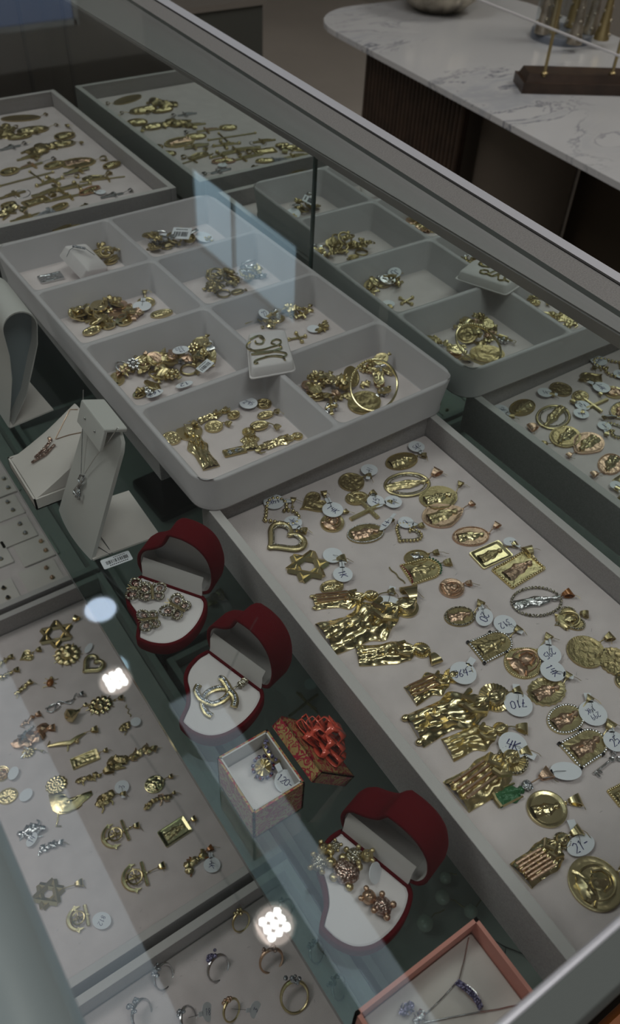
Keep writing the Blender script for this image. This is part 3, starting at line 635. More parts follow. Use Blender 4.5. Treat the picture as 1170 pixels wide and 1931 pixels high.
def saint(b, t, wr, lab, m='gold', halo='ray', hr=0.16, robe=None, bail=None, bs=1.0, tags=None, z=None, feet=False, seed=None, square=False, name='saint_pendant', stripes=False, halo_m=None, group=None, head_off=0.0, fl=None):
    z = ZP if z is None else z; COUNT[0] += 1; seed = COUNT[0] if seed is None else seed
    r, L = frame_of(b, t, z + 0.0002, name, lab, 'pendant', group); W = L * wr / 2; Lb = L
    fb = figure_mesh(L, W, seed, lift=0.0008, rich=1.25, ny=46, nx=18, flare=fl if fl is not None else (0.12 if square else 0.4), arms=0.15 if square else 0.45)
    fb.build('robed_body', m, r, angle=80)
    if stripes:
        k = MB()
        for i in range(6): k.tube([(W * (-0.75 + 0.26 * i + 0.30 * v), -L / 2 + L * 0.02 + L * 0.46 * v + 0.02 * L * math.sin(3 * v), 0.0012 + W * 0.5) for v in (0, 0.25, 0.5, 0.75, 1)], W * 0.10, 6)
        k.build('robe_folds', robe or 'rose', r)
    elif robe:
        k = MB()
        for i in range(4): k.tube([(W * (-0.6 + 0.34 * i), -L / 2 + L * (0.04 + 0.5 * v), 0.001 + W * 0.5 + 0.0002 * i) for v in (0, 0.3, 0.6, 1)], W * 0.09, 5)
        k.build('robe_folds', robe, r)
    R = L * hr; hy = L * 0.40
    if halo:
        k = MB()
        def hh(x, y, q): return 0.0010 + (0.0004 * math.cos(26 * math.atan2(y, x)) * q if halo != 'plain' else 0) + (0.0003 if q > 0.86 else 0)
        k.X = Matrix.Translation((head_off, hy, 0)); k.relief(ell(R, R, 52), hh, 8); k.build('halo', halo_m or m, r, angle=50)
        if halo == 'stone':
            k = MB()
            for i in range(26): an = 2 * math.pi * i / 26; k.ball((head_off + R * 0.93 * math.cos(an), hy + R * 0.93 * math.sin(an), 0.0018), R * 0.12, 6, 4)
            k.build('halo_stones', 'pave', r)
    k = MB(); k.ball((head_off, hy, 0.0024), R * 0.46, 12, 9, sc=(0.85, 1.1, 0.75), bumpy=0.35, seed=seed); k.ball((head_off, hy - R * 0.45, 0.002), R * 0.35, 10, 7, sc=(0.8, 1.1, 0.6), bumpy=0.6, seed=seed + 2); k.build('head', m, r)
    k = MB(); k.tube([(-W * 0.7, L * 0.18, W * 0.5), (-W * 0.35, L * 0.06, W * 0.8), (W * 0.15, L * 0.13, W * 0.85)], W * 0.16, 6); k.tube([(W * 0.7, L * 0.2, W * 0.5), (W * 0.5, L * 0.05, W * 0.8), (W * 0.05, L * 0.02, W * 0.8)], W * 0.16, 6); k.build('arms', m, r)
    if feet:
        k = MB()
        for s in (-1, 1): k.ball((s * W * 0.75, -L / 2 - L * 0.01, 0.0015), W * 0.2, 10, 7, sc=(1, 1.3, 0.8))
        k.build('feet', m, r)
    finish(r, L, bail, bs, m, tags, z, seed); return r
def open_shape(b, t, wr, lab, shape='heart', m='gold', r_=0.0011, inner=None, beads=False, bail=None, bs=1.0, tags=None, z=None, name='open_pendant', fig=None, figm=None, group=None, double=False, bm=None):
    z = ZP if z is None else z; COUNT[0] += 1
    r, L = frame_of(b, t, z + 0.0002, name, lab, 'pendant', group); a, h = L * wr / 2, L / 2; pts = SHAPES[shape](a, h)
    k = MB()
    if shape == 'star':
        for s in (0, 1):
            tri = [pts[(2 * i * 2 + 2 * s) % 12] for i in range(3)]; T = [Vector((p[0], p[1], 0.0012 + 0.0005 * s)) for p in tri]
            for i in range(3):
                A, B = T[i], T[(i + 1) % 3]; d = (B - A).normalized(); k.tube([A, B], r_ * 1.15, 4, flat=0.7)
    elif beads:
        per = sum(math.hypot(pts[i][0] - pts[i - 1][0], pts[i][1] - pts[i - 1][1]) for i in range(len(pts))); cnt = max(10, int(per / (r_ * 2.1))); acc = 0; step = per / cnt
        for i in range(len(pts)):
            A = Vector(pts[i]); B = Vector(pts[(i + 1) % len(pts)]); d = (B - A).length
            while acc <= d and d > 0: q = A + (B - A) * (acc / d); k.ball((q.x, q.y, r_), r_, 7, 5); acc += step
            acc -= d
    else: k.tube([(p[0], p[1], r_ * 0.8) for p in pts], r_, 6, closed=True, flat=0.8)
    k.build('open_frame', m, r, angle=60)
    if inner:
        k = MB(); k.tube([(p[0] * 0.8, p[1] * 0.8, r_) for p in pts], r_ * 0.5, 5, closed=True); k.build('stone_line', inner, r)
    if fig: figure_mesh(L * 1.0, a * 0.36, COUNT[0], lift=0.0012).build('relief_figure', figm or m, r, angle=70)
    finish(r, L, bail, bs, bm or m, tags, z, COUNT[0]); return r
def crucifix(b, t, wr, lab, m='gold', body=True, bail=None, bs=1.0, tags=None, z=None, w=0.0025, cy=0.62, bm=None, group=None, fancy=False, bodym=None):
    z = ZP if z is None else z; COUNT[0] += 1
    r, L = frame_of(b, t, z + 0.0002, 'cross_pendant', lab, 'pendant', group); h = L / 2; a = L * wr / 2; k = MB(); yc = -h + L * cy
    k.tube([(0, -h, 0.001), (0, h, 0.001)], w * 0.62, 6, flat=0.8); k.tube([(-a, yc, 0.0011), (a, yc, 0.0011)], w * 0.62, 6, flat=0.8)
    if fancy:
        for p in ((0, -h), (0, h), (-a, yc), (a, yc)): k.ball((p[0], p[1], 0.0011), w * 1.1, 7, 5)
    k.build('cross_bars', m, r)
    if body:
        k = MB(); k.tube([(-a * 0.8, yc + w * 0.6, 0.0024), (0, yc - w * 0.3, 0.0026), (a * 0.8, yc + w * 0.6, 0.0024)], w * 0.35, 5); k.tube([(0, yc, 0.0026), (w * 0.2, yc - L * 0.2, 0.003), (0, yc - L * 0.42, 0.0024)], [w * 0.6, w * 0.5, w * 0.28], 6); k.ball((0, yc + w * 0.5, 0.003), w * 0.5, 7, 5)
        k.build('corpus', bodym or m, r)
    finish(r, L, bail, bs, bm or m, tags, z, COUNT[0]); return r
def charm(b, t, kind, lab, m='gold', m2=None, wr=0.7, bail=None, bs=1.0, tags=None, z=None, name=None, group=None, bm=None):
    z = ZP if z is None else z; COUNT[0] += 1; sd = COUNT[0]
    nm = {'anchor': 'anchor_pendant', 'key': 'key_pendant', 'bird': 'bird_pendant', 'clef': 'clef_pendant', 'cluster': 'figure_charm', 'flower': 'flower_pendant', 'bug': 'beetle_pendant', 'pin': 'gold_pin', 'sunface': 'sun_pendant', 'wheel': 'anchor_wheel_pendant', 'sash': 'enamel_figure_pendant', 'dolphin': 'dolphin_pendant', 'pear': 'drop_pendant', 'chainbit': 'chain_end'}[kind]
    r, L = frame_of(b, t, z + 0.0002, name or nm, lab, 'charm', group); h = L / 2; a = L * wr / 2
    def T(P, R, mm=m, nme='frame', **k): MB().tube(P, R, 6, **k).build(nme, mm, r)
    if kind in ('anchor', 'wheel'):
        k = MB(); q = [(a * math.sin(t_), -h + a * 0.95 - a * 0.95 * math.cos(t_), 0.0013) for t_ in [-1.35 + 2.7 * i / 12 for i in range(13)]]; k.tube(q, [0.0013 + 0.0009 * (1 - abs(i - 6) / 6) for i in range(13)], 6)
        for s in (-1, 1): k.X = Matrix.Translation((s * a * 0.98, -h + a * 0.8, 0.0013)); k.prism([(-0.0022, -0.0006), (0, -0.0030), (0.0030, -0.0006), (0.001, 0.0002), (0, 0.004), (-0.001, 0.0002)], -0.0006, 0.0008)
        k.X = Matrix.Identity(4); k.tube([(0, -h, 0.0013), (0, h * 0.85, 0.0013)], 0.0011, 6); k.tube([(-a * 0.95, h * 0.62, 0.0013), (a * 0.95, h * 0.62, 0.0013)], 0.0016, 6); k.build('anchor', m, r)
        R = a * 0.56; k = MB(); cy = -h * 0.12
        k.tube([(R * math.cos(i * 0.42), cy + R * math.sin(i * 0.42), 0.0028) for i in range(15)], 0.0008, 5, closed=True)
        for i in range(8): an = i * math.pi / 4; k.tube([(0, cy, 0.0028), (1.25 * R * math.cos(an), cy + 1.25 * R * math.sin(an), 0.0028)], 0.00035, 5)
        k.ball((0, cy, 0.003), R * 0.3, 8, 5, bumpy=0.4); k.build('ship_wheel', m2 or m, r)
    elif kind == 'key':
        k = MB(); k.tube([(0, -h, 0.001), (0, h * 0.5, 0.001)], 0.0008, 6)
        for i in range(3): an = 2.1 * i + 0.5; k.tube([(a * 0.5 * math.cos(an) + a * 0.28 * math.cos(j), h * 0.7 + a * 0.5 * math.sin(an) + a * 0.28 * math.sin(j), 0.001) for j in [x * 0.785 for x in range(8)]], 0.0005, 5, closed=True)
        k.box((0.0018, -h * 0.85, 0.001), (0.003, 0.0012, 0.001)); k.box((0.0014, -h * 0.6, 0.001), (0.002, 0.0012, 0.001)); k.build('key_body', m, r)
    elif kind == 'bird':
        k = MB(); k.relief(ell(a * 0.9, h * 0.42, 40, 14, 0.05), lambda x, y, q: 0.0012 + 0.001 * (1 - q * q) + 0.0004 * math.sin(x * 6000) * math.cos(y * 4000), 9); o = k.build('feather_crest', m, r); o.location = (-a * 0.35, -h * 0.25, 0)
        k = MB(); k.tube([(-a * 0.5, -h * 0.5, 0.002), (a * 0.1, -h * 0.15, 0.0028), (a * 0.5, h * 0.15, 0.0026), (a * 0.35, h * 0.6, 0.002), (a * 0.2, h, 0.0016)], [0.0026, 0.0038, 0.0034, 0.0022, 0.0005], 10, flat=0.6); k.build('body', m, r)
        k = MB(); k.tube([(a * 0.3, -h * 0.2, 0.0015), (a * 0.75, -h * 0.45, 0.0012), (a * 1.1, -h * 0.6, 0.001), (a * 1.15, -h * 0.85, 0.001)], 0.0007, 5); k.tube([(a * 0.4, 0, 0.0015), (a * 0.8, -h * 0.1, 0.0012), (a * 0.95, h * 0.3, 0.001)], 0.0008, 5); k.build('leg', m, r)
    elif kind == 'clef':
        T([(a * 0.5 * math.sin(i * 0.55), -h + L * i / 20, 0.0012) for i in range(21)], 0.0006); k = MB(); k.tube([(-a * 0.4, -h, 0.001), (a * 0.2, h * 0.8, 0.001)], 0.0006, 5); k.tube([(a * 0.5 * math.cos(x), -h * 0.55 + a * 0.8 * math.sin(x), 0.0012) for x in [i * 0.6 for i in range(10)]], 0.0006, 5); k.build('scroll', m, r)
    elif kind == 'flower' or kind == 'sunface':
        n = 10; k = MB()
        for i in range(n):
            an = 2 * math.pi * i / n; k.ball((a * 0.62 * math.cos(an), h * 0.62 * math.sin(an), 0.0014), a * 0.25, 7, 5, sc=(1 + 0.3 * abs(math.cos(an)), 1 + 0.3 * abs(math.sin(an)), 0.6)); 
            k.tube([(a * 0.6 * math.cos(an + 0.3), h * 0.6 * math.sin(an + 0.3), 0.001), (a * 1.05 * math.cos(an + 0.3), h * 1.05 * math.sin(an + 0.3), 0.001)], [0.0009, 0.0003], 5)
        k.build('petals', m, r); MB().ball((0, 0, 0.002), a * 0.48, 12, 8, sc=(1, 1, 0.6), bumpy=0.5, seed=sd).build('centre', m2 or m, r)
    elif kind == 'bug':
        MB().ball((0, 0, 0.0016), h * 0.7, 12, 8, sc=(0.75, 1, 0.5)).build('shell', m2 or 'amber', r); k = MB()
        for s in (-1, 1):
            for y in (-0.5, 0, 0.5): k.tube([(0, y * h, 0.0012), (s * a * 0.9, y * h * 1.3, 0.0008), (s * a * 1.2, y * h * 1.7, 0.0004)], 0.0004, 5)
        k.ball((0, h * 0.8, 0.0014), h * 0.28, 8, 6); k.build('legs_and_head', m, r)
    elif kind == 'pin': T([(a * 0.3 * math.sin(i * 1.1), -h + L * i / 12, 0.0006) for i in range(13)], 0.0005, nme='bent_wire'); return r
    elif kind == 'sash':
        figure_mesh(L, a, sd, lift=0.0006, rich=1.2, flare=0.05).build('enamel_body', m, r, angle=70); k = MB(); k.tube([(-a, -h * 0.9, 0.0016), (-a * 0.9, h * 0.6, 0.0016)], 0.0006, 5); k.tube([(a, -h * 0.9, 0.0016), (a * 0.9, h * 0.6, 0.0016)], 0.0006, 5); k.tube([(-a, -h, 0.0014), (0, -h * 1.08, 0.0018), (a, -h, 0.0014)], 0.0014, 6); k.build('gold_border', m2 or 'gold', r)
        MB().ball((0, h * 1.18, 0.0025), 0.0032, 10, 7, sc=(1, 1, 0.7), bumpy=0.3).build('stone_cluster', 'crystal', r)
    elif kind == 'dolphin':
        k = MB(); k.tube([(-a * 0.5, -h, 0.0014), (-a * 0.1, -h * 0.4, 0.0024), (a * 0.35, h * 0.1, 0.0026), (a * 0.1, h * 0.6, 0.002), (0, h, 0.0012)], [0.0012, 0.0022, 0.0026, 0.002, 0.0008], 8, flat=0.6); k.tube([(a * 0.3, 0, 0.0016), (a, -h * 0.2, 0.001)], [0.0012, 0.0005], 6); k.tube([(-a * 0.5, -h, 0.0014), (-a, -h * 0.8, 0.001)], [0.001, 0.0004], 6); k.ball((a * 0.45, h * 0.45, 0.002), 0.0024, 9, 7, bumpy=0.5, seed=sd); k.build('body', m, r)
    elif kind == 'pear':
        MB().lathe([(0.0001, -h), (a * 0.6, -h * 0.85), (a, -h * 0.35), (a * 0.7, h * 0.2), (a * 0.25, h * 0.7), (a * 0.2, h)], 18).build('drop_body', m, r).rotation_euler = (-math.pi / 2, 0, 0); r.location.z += a * 0.75
    else:
        random.seed(sd); k = MB(); n = 7
        for i in range(n):
            y = -h + L * (i + 0.5) / n; k.ball((random.uniform(-1, 1) * a * 0.45, y, 0.0016 + random.uniform(0, 0.001)), random.uniform(0.35, 0.62) * a, 9, 6, sc=(1, 1.1, 0.55), bumpy=0.9, seed=sd + i)
        k.build('charm_body', m, r, angle=60)
        k = MB()
        for i in range(4): s = random.choice((-1, 1)); y = random.uniform(-h, h * 0.7); k.tube([(0, y, 0.0016), (s * a * 0.8, y + random.uniform(-1, 1) * a * 0.5, 0.0014), (s * a * 1.1, y + random.uniform(-1, 1) * a, 0.001)], [a * 0.22, a * 0.16, a * 0.1], 6)
        k.build('limbs', m2 or m, r)
    finish(r, L, bail, bs, bm or m, tags, z, sd); return r
def circ(cx, cy, wpx, toward, z=ZP):
    # two ends of a round thing wpx pixels across, centred at a pixel, its top towards another pixel
    c = at(cx, cy, z); D = (c - CAM).dot(FW); r = wpx * D / FPX / 2; d = at(toward[0], toward[1], z) - c; d.z = 0; d.normalize(); return c - d * r, c + d * r

# ------------------------------------------------------------------ the large tray: medals, hearts, saints
S_ = lambda **k: k
medal((729, 880), (786, 862), 0.66, 'small oval gold virgin medal highest on the long tray, tag 275 on its bail', rim='rope', m='gold_dark', fm='gold', bail=(799, 860), bs=0.9, tags=[(786, 842, '275', -150)])
open_shape((728, 922), (808, 908), 0.72, 'large open gold oval holding a seated virgin, pale heart shaped bail', shape='ell', r_=0.0012, inner='pave', fig=True, bail=(822, 892), bs=1.45, bm='rose', name='open_oval_pendant')
b, t = circ(663, 911, 49, (695, 898)); medal(b, t, 1.0, 'round engraved gold coin medal with a tag marked N', fig='coin', m='gold_dark', bail=(695, 899), bs=0.9, tags=[(697, 886, 'N', 60)])
medal((652, 945), (694, 937), 0.78, 'tiny domed dark gold medal touching the plain gold cross', fig='bust', m='gold_dark', fm='gold', bulge=0.001, bail=(703, 931), bs=0.9, tags=[(709, 945, '57', -100)])
crucifix((661, 981), (726, 949), 0.62, 'plain gold bar cross among the tags near the divided tray', body=False, w=0.0030, cy=0.55, bail=(735, 948), bs=0.7, tags=[(742, 946, '90/14K', -20)])
medal((793, 948), (860, 932), 0.80, 'gold oval medal of a reclining virgin overlapping the teardrop medal', bail=(868, 914), bs=0.9, m='gold_dark', fm='gold_smooth')
medal((799, 984), (872, 962), 0.74, 'teardrop shaped rose and gold medal with a ruffled bail', shape='drop', m='rose', fm='gold', bail=(889, 951), bs=0.85)
medal((854, 1017), (922, 1008), 0.68, 'oval rose gold medal with yellow virgin and rope rim', rim='rope', m='rose', fm='gold_smooth', bail=(936, 992), bs=1.0)
medal((566, 962), (614, 941), 0.95, 'engraved gold heart medal with tag 14K beside it', shape='heart', m='gold_dark', fm='rose', fig='coin', bail=(612, 932), bs=0.9, tags=[(628, 961, '14K', -30, S_(r=0.0078))])
open_shape((497, 985), (552, 958), 1.15, 'open gold heart made of round chain links, tag 14K on top', shape='heart', beads=True, r_=0.0016, m='gold', bail=(553, 944), bs=0.8, tags=[(517, 946, '14K', -165, S_(r=0.0078))])
open_shape((508, 1036), (560, 1003), 1.12, 'open gold heart outline edged with small stones', shape='heart', r_=0.0020, inner='pave', bail=(572, 1002), bs=1.0, bm='gold_smooth', tags=[(553, 985, '14K', 115)])
b, t = circ(627, 988, 47, (652, 962)); medal(b, t, 0.95, 'round three tone gold medal half under a 14K tag', fig='bust', m='gold', fm='rose', bail=(652, 966), bs=0.7)
medal((655, 1014), (724, 1000), 0.66, 'oval silver rimmed medal with a rose gold virgin and tilted tag', rim='rope', m='gold_dark', rimm='silver', fm='rose', bail=(738, 982), bs=0.7, tags=[(728, 988, '11', -140, S_(oval=0.55, tilt=0.5))])
open_shape((752, 1024), (781, 996), 1.0, 'small open heart of gold beads with crossed ribbon tag', shape='heart', beads=True, r_=0.0012, inner='pave', bail=(794, 992), bs=0.8, tags=[(766, 985, '7', 50, S_(r=0.0058))])
open_shape((543, 1078), (617, 1063), 0.95, 'flat gold six pointed star with a blank tag and a ring bail', shape='star', r_=0.0021, bail=(644, 1056), bs=1.2, m='gold_smooth', tags=[(628, 1047, '', 0, S_(r=0.0070)), (647, 1083, '1K', -60, S_(r=0.0068))], name='star_pendant')
medal((604, 1113), (648, 1104), 0.68, 'small plain rimmed oval gold medal just above the saints', m='gold_dark', fm='gold_smooth', rays=False, seed=3)
saint((592, 1138), (712, 1124), 0.30, 'slim gold saint with forked feet lying above the biggest robed saint', m='gold_smooth', hr=0.11, bail=(738, 1117), bs=0.9, tags=[(733, 1135, '', -10, S_(oval=0.6, r=0.0085))], feet=True, robe='rose')
saint((614, 1208), (782, 1140), 0.40, 'broad gold bearded saint with wide tapered bail at the tray edge', m='gold_smooth', halo='plain', hr=0.125, bail=(775, 1122), bs=2.2, seed=12)
saint((674, 1238), (808, 1226), 0.34, 'gold robed saint with rayed halo pointing at a blocky bail', m='gold_smooth', hr=0.125, square=True, bail=(819, 1243), bs=1.4, seed=31)
medal((763, 1058), (808, 1047), 0.74, 'small antique gold oval medal of a flying cherub', fig='animal', m='gold_dark', rim='rope', fm='silver', bail=(822, 1043), bs=0.8, rays=False)
medal((766, 1086), (829, 1066), 0.72, 'gold cameo medal with red stones at base and green stones on top', shape='arch', m='gold', fm='gold', bail=(844, 1062), bs=1.05, rim='bead', accents=[('red_stones', 'ruby', -0.95, -0.85), ('green_stones', 'green', 0.72, 1.0)], rays=False)
charm((764, 1101), (734, 1071), 'pin', 'thin bent gold wire lying alone on the pad', wr=0.18)
b, t = circ(852, 1111, 48, (886, 1100)); medal(b, t, 0.95, 'round smooth rimmed rose gold locket lying alone', fig='bust', m='rose', fm='rose', rim='plain', rays=False, bail=(884, 1101), bs=0.8, rimm='gold')
medal((839, 1169), (895, 1158), 0.76, 'oval medal ringed with white stones, tag marked 20', rim='pave', m='gold_dark', fm='rose', bail=(905, 1140), bs=1.0, tags=[(914, 1164, '20', -110, S_(r=0.0075, oval=0.75))])
medal((898, 1060), (954, 1035), 0.62, 'flat rectangular gold plate pendant with dark engraved figure', shape='rect', m='gold_smooth', fm='gold_dark', rays=False, bail=(970, 1028), bs=0.9, tags=[(962, 1021, '', 20, S_(r=0.005, oval=0.8))], name='plate_pendant')
medal((946, 1094), (1010, 1056), 0.62, 'large rectangular gold frame pendant with rose gold virgin', shape='rect', m='gold', fm='rose', rim='bead', bail=(998, 1040), bs=1.4, name='plate_pendant', rimm='gold')
open_shape((967, 1144), (1056, 1128), 0.68, 'large open oval of white stones around a slim grey blue virgin', shape='ell', beads=True, r_=0.00115, m='pave', fig=True, figm='silver', bail=(1070, 1121), bs=1.25, bm='amber', name='open_oval_pendant')
medal((1046, 1180), (1096, 1161), 0.92, 'heart medal edged with clear stones below the big open oval', shape='heart', m='gold_dark', fig='bust', fm='gold', rim='pave', bail=(1102, 1159), bs=1.0, rays=False)
medal((897, 1233), (962, 1203), 0.66, 'arched gold plaque with corner stones, round tag 312 above', shape='arch', m='gold_dark', fm='gold', rim='pave', rimm='silver', corner='black', bail=(976, 1188), bs=0.9, tags=[(953, 1177, '312', -150, S_(r=0.0075))])
medal((962, 1271), (1014, 1228), 0.86, 'gold guitar pick shaped medal with scrollwork, tag 295', shape='drop', m='gold', fm='rose', fig='bust', rim='rope', bail=(1033, 1203), bs=1.0, tags=[(1037, 1233, '295', -145, S_(r=0.0075))])
b, t = circ(1105, 1231, 74, (1153, 1198)); medal(b, t, 0.97, 'large round plain rimmed gold medal of a praying virgin near the tray wall', m='gold_dark', fm='gold', fig='coin', bail=(1148, 1203), bs=1.15)
b, t = circ(1160, 1249, 62, (1185, 1225)); medal(b, t, 1.0, 'dark scalloped gold medal cut by the picture edge', m='gold_dark', shape='scallop', fig='coin', bail=(1190, 1222), bs=1.0)
medal((999, 1318), (1062, 1292), 0.76, 'oval gold medal with deep rays and tag 14K', shape='scallop', m='gold', fm='rose', bail=(1071, 1276), bs=0.9, tags=[(1043, 1265, '14K', -45, S_(r=0.0078))])
medal((1037, 1374), (1096, 1340), 0.74, 'oval medal with silver stone rim and copper figure, tag 299', rim='pave', rimm='silver', m='gold', fm='rose', bail=(1111, 1319), bs=0.85, tags=[(1119, 1345, '299/14K', -150, S_(r=0.0085))], rays=False)
medal((1074, 1428), (1138, 1388), 0.68, 'arched plaque with copper figure and black corner stones', shape='arch', rim='pave', rimm='silver', m='gold', fm='rose', corner='black', bail=(1150, 1369), bs=1.15, tags=[(1160, 1398, '25', 40)], rays=True)
saint((773, 1313), (862, 1272), 0.42, 'two tone gold saint almost covered at the head by tag 364', m='gold_smooth', robe='rose', hr=0.15, bail=(884, 1256), bs=0.5, tags=[(874, 1269, '364-', 12, S_(r=0.0083))], seed=8)
saint((780, 1378), (950, 1310), 0.36, 'largest standing gold saint with a big rayed halo, tag 710', m='gold_smooth', hr=0.155, halo='ray', bail=(975, 1304), bs=1.0, feet=True, tags=[(978, 1328, '710', -170, S_(r=0.0086))], seed=21)
saint((843, 1414), (955, 1372), 0.38, 'small gold saint with hooded robe between the two largest saints', m='gold', hr=0.11, bail=(984, 1374), bs=1.2, seed=14)
saint((862, 1506), (975, 1425), 0.46, 'wide gold saint with a stone ringed halo, tag 4K', m='gold', halo='stone', hr=0.19, bail=(990, 1419), bs=1.1, robe='rose', square=True, tags=[(968, 1405, '4K', -20, S_(r=0.0084))], seed=5, head_off=0.001)
charm((936, 1510), (988, 1487), 'sash', 'green enamel figure pendant topped by a white stone cluster', m='green', wr=0.50, bail=(1028, 1462), bs=1.35, bm='rose', tags=[(1068, 1454, '', 0, S_(oval=0.62, r=0.0090))])
b, t = circ(1031, 1527, 77, (1084, 1511)); medal(b, t, 0.94, 'wide oval yellow gold medal of a sleeping infant', m='gold_smooth', fm='gold_smooth', fig='virgin', bail=(1084, 1511), bs=1.25, rays=False)
saint((984, 1655), (1068, 1580), 0.44, 'gold saint with ribbed rose gold robe near the tray corner', m='gold_smooth', stripes=True, robe='rose', halo='stone', hr=0.13, square=True, bail=(1086, 1570), bs=1.2, tags=[(1096, 1594, '21-', 30, S_(oval=0.6, r=0.0085))], seed=17)
b, t = circ(1122, 1668, 102, (1180, 1640)); medal(b, t, 1.0, 'biggest round shiny gold medal of a bearded head', m='gold_smooth', fm='gold_smooth', fig='bust', rays=False, bail=(1178, 1636), bs=1.2, bulge=0.0012)
charm((1119, 1461), (1166, 1424), 'key', 'silver key pendant set with stones', m='silver', wr=0.42, bs=0.7)
medal((1166, 1296), (1196, 1272), 0.8, 'yellow gold medal edge below the dark scalloped medal', m='gold_smooth', fig='coin')
medal((1156, 1508), (1196, 1486), 0.7, 'corner of a framed gold plaque under the key', shape='rect', m='gold', rim='bead', rays=False)

# ------------------------------------------------------------------ far tray: crucifixes and chains
KB = dict(z=ZP, bs=0.9)
medal((2, 226), (76, 222), 0.42, 'long flat antique gold oval plate furthest along the case', shape='ell', m='gold_dark', fig='coin', rays=False, bail=(86, 216), **KB)
medal((32, 251), (92, 242), 0.60, 'wide oval gold medal second from the far tray wall', m='gold_dark', fm='gold', bail=(106, 236), **KB)
medal((90, 277), (142, 269), 0.62, 'oval stone set medal behind the pink gold ornate medal', rim='pave', m='gold_dark', fm='gold', bail=(153, 270), **KB)
medal((114, 313), (180, 304), 0.66, 'thick ornate gold medal with pinkish glints and large bail', shape='scallop', rim='bead', m='gold', fm='rose', bulge=0.0015, bail=(195, 300), z=ZP, bs=1.6)
charm((0, 262), (22, 242), 'cluster', 'dark gold charm at the picture edge of the far tray', m='gold_dark', z=ZP, bail=(30, 240), bs=1.0)
crucifix((0, 285), (38, 276), 0.6, 'small silver gold cross at the picture edge behind the others', z=ZP, bail=(46, 271), m='silver')
crucifix((32, 304), (80, 292), 0.6, 'gold crucifix leaning against a charm near the flat oval plates', z=ZP, bail=(68, 300))
charm((58, 295), (95, 276), 'cluster', 'antique gold figure charm below the wide oval medal', m='gold_dark', z=ZP)
crucifix((30, 322), (80, 308), 0.55, 'short crucifix with rose gold figure and silver loop', m='gold', bodym='rose', z=ZP, bail=(101, 300), bm='silver')
crucifix((0, 352), (100, 326), 0.48, 'long slender gold cross pointing at the tray wall', body=False, w=0.0018, z=ZP, fancy=True, cy=0.68)
crucifix((70, 352), (118, 337), 0.72, 'fancy gold crucifix with ball ends, shorter arms', z=ZP, bail=(145, 333), bs=1.1, fancy=True)
crucifix((108, 361), (170, 348), 0.55, 'ornate gold crucifix set with small stones', m='gold', z=ZP, fancy=True)
medal((155, 341), (196, 333), 0.55, 'leaf shaped gold pendant beside the tray wall', shape='drop', m='gold', fig='coin', rays=False, z=ZP, bail=(205, 327), bs=1.2)
crucifix((150, 345), (236, 334), 0.35, 'narrow gold cross lying along the leaf pendant', z=ZP, w=0.0015)
crucifix((0, 376), (48, 362), 0.5, 'dark gold cross with a looped thread at the edge', m='gold_dark', z=ZP)
medal((45, 388), (90, 374), 0.48, 'rectangular open gold plate with a small figure', shape='rect', rim='bead', m='gold_dark', fm='gold', z=ZP, bail=(98, 368), bs=1.4)
crucifix((84, 383), (160, 366), 0.4, 'gold crucifix with a tag tied beside it', z=ZP, bail=(172, 362), tags=[(190, 362, '', 10, S_(r=0.006))])
medal((206, 396), (270, 383), 0.42, 'rectangular gold ingot pendant in the tray corner', shape='rect', rim='plain', m='gold', fm='gold_smooth', rays=False, z=ZP, bail=(273, 373), bs=1.1)
crucifix((62, 412), (118, 392), 0.45, 'silver stone set crucifix on the far tray', m='crystal', z=ZP)
crucifix((190, 375), (232, 366), 0.5, 'little silver crucifix above the ingot pendant', m='silver', z=ZP, bail=(246, 360))
charm((124, 409), (168, 397), 'cluster', 'lumpy gold figure charm next to the silver threads', z=ZP)
charm((0, 408), (32, 392), 'cluster', 'bright gold charm with cone bail nearest the picture edge', m='gold_smooth', z=ZP, bail=(43, 396), bs=1.4)
charm((28, 436), (64, 427), 'cluster', 'tiny gold charm against the divided tray', z=ZP)
charm((8, 447), (60, 438), 'chainbit', 'short silver chain end against the divided tray', m='silver', wr=0.25, z=ZP)
charm((70, 432), (92, 418), 'cluster', 'silver openwork charm with a round tag', m='silver', z=ZP, wr=0.9, tags=[(113, 420, '', 20, S_(r=0.0068))])
open_shape((36, 374), (47, 358), 0.8, 'loose silver thread loop standing on the far tray', shape='ell', m='silver', r_=0.0004, z=ZP, name='thread_loop')
open_shape((172, 412), (186, 388), 0.9, 'silver wire triangle earring on the far tray', shape='drop', m='silver', r_=0.0005, z=ZP, name='wire_earring')

for (b_, t_, w_, m_, lab_, bl_) in (((14, 262), (60, 254), 0.5, 'gold_dark', 'wide dull gold oval between the two furthest rows', (68, 250)), ((104, 262), (140, 252), 0.8, 'gold_dark', 'round dull gold medal right of the wide oval', (128, 238)), ((84, 318), (122, 306), 0.6, 'gold', 'gold oval medal left of the ornate medal', None),
        ((196, 318), (226, 306), 0.6, 'gold_dark', 'small gold oval against the tray wall right of the ornate medal', None), ((2, 330), (34, 318), 0.7, 'gold', 'gold oval medal on the long slender cross', None), ((150, 368), (188, 352), 0.45, 'rose', 'narrow rose gold medal next to the white tag', None), ((2, 392), (30, 382), 0.6, 'gold_dark', 'dull gold medal above the bright cone bail charm', None), ((96, 398), (128, 384), 0.5, 'gold', 'gold oval tucked between crucifixes near the plate pendant', None)):
    medal(b_, t_, w_, lab_, m=m_, fm='gold', rim='rope', rays=False, bail=bl_, z=ZP + 0.001, bs=1.1)
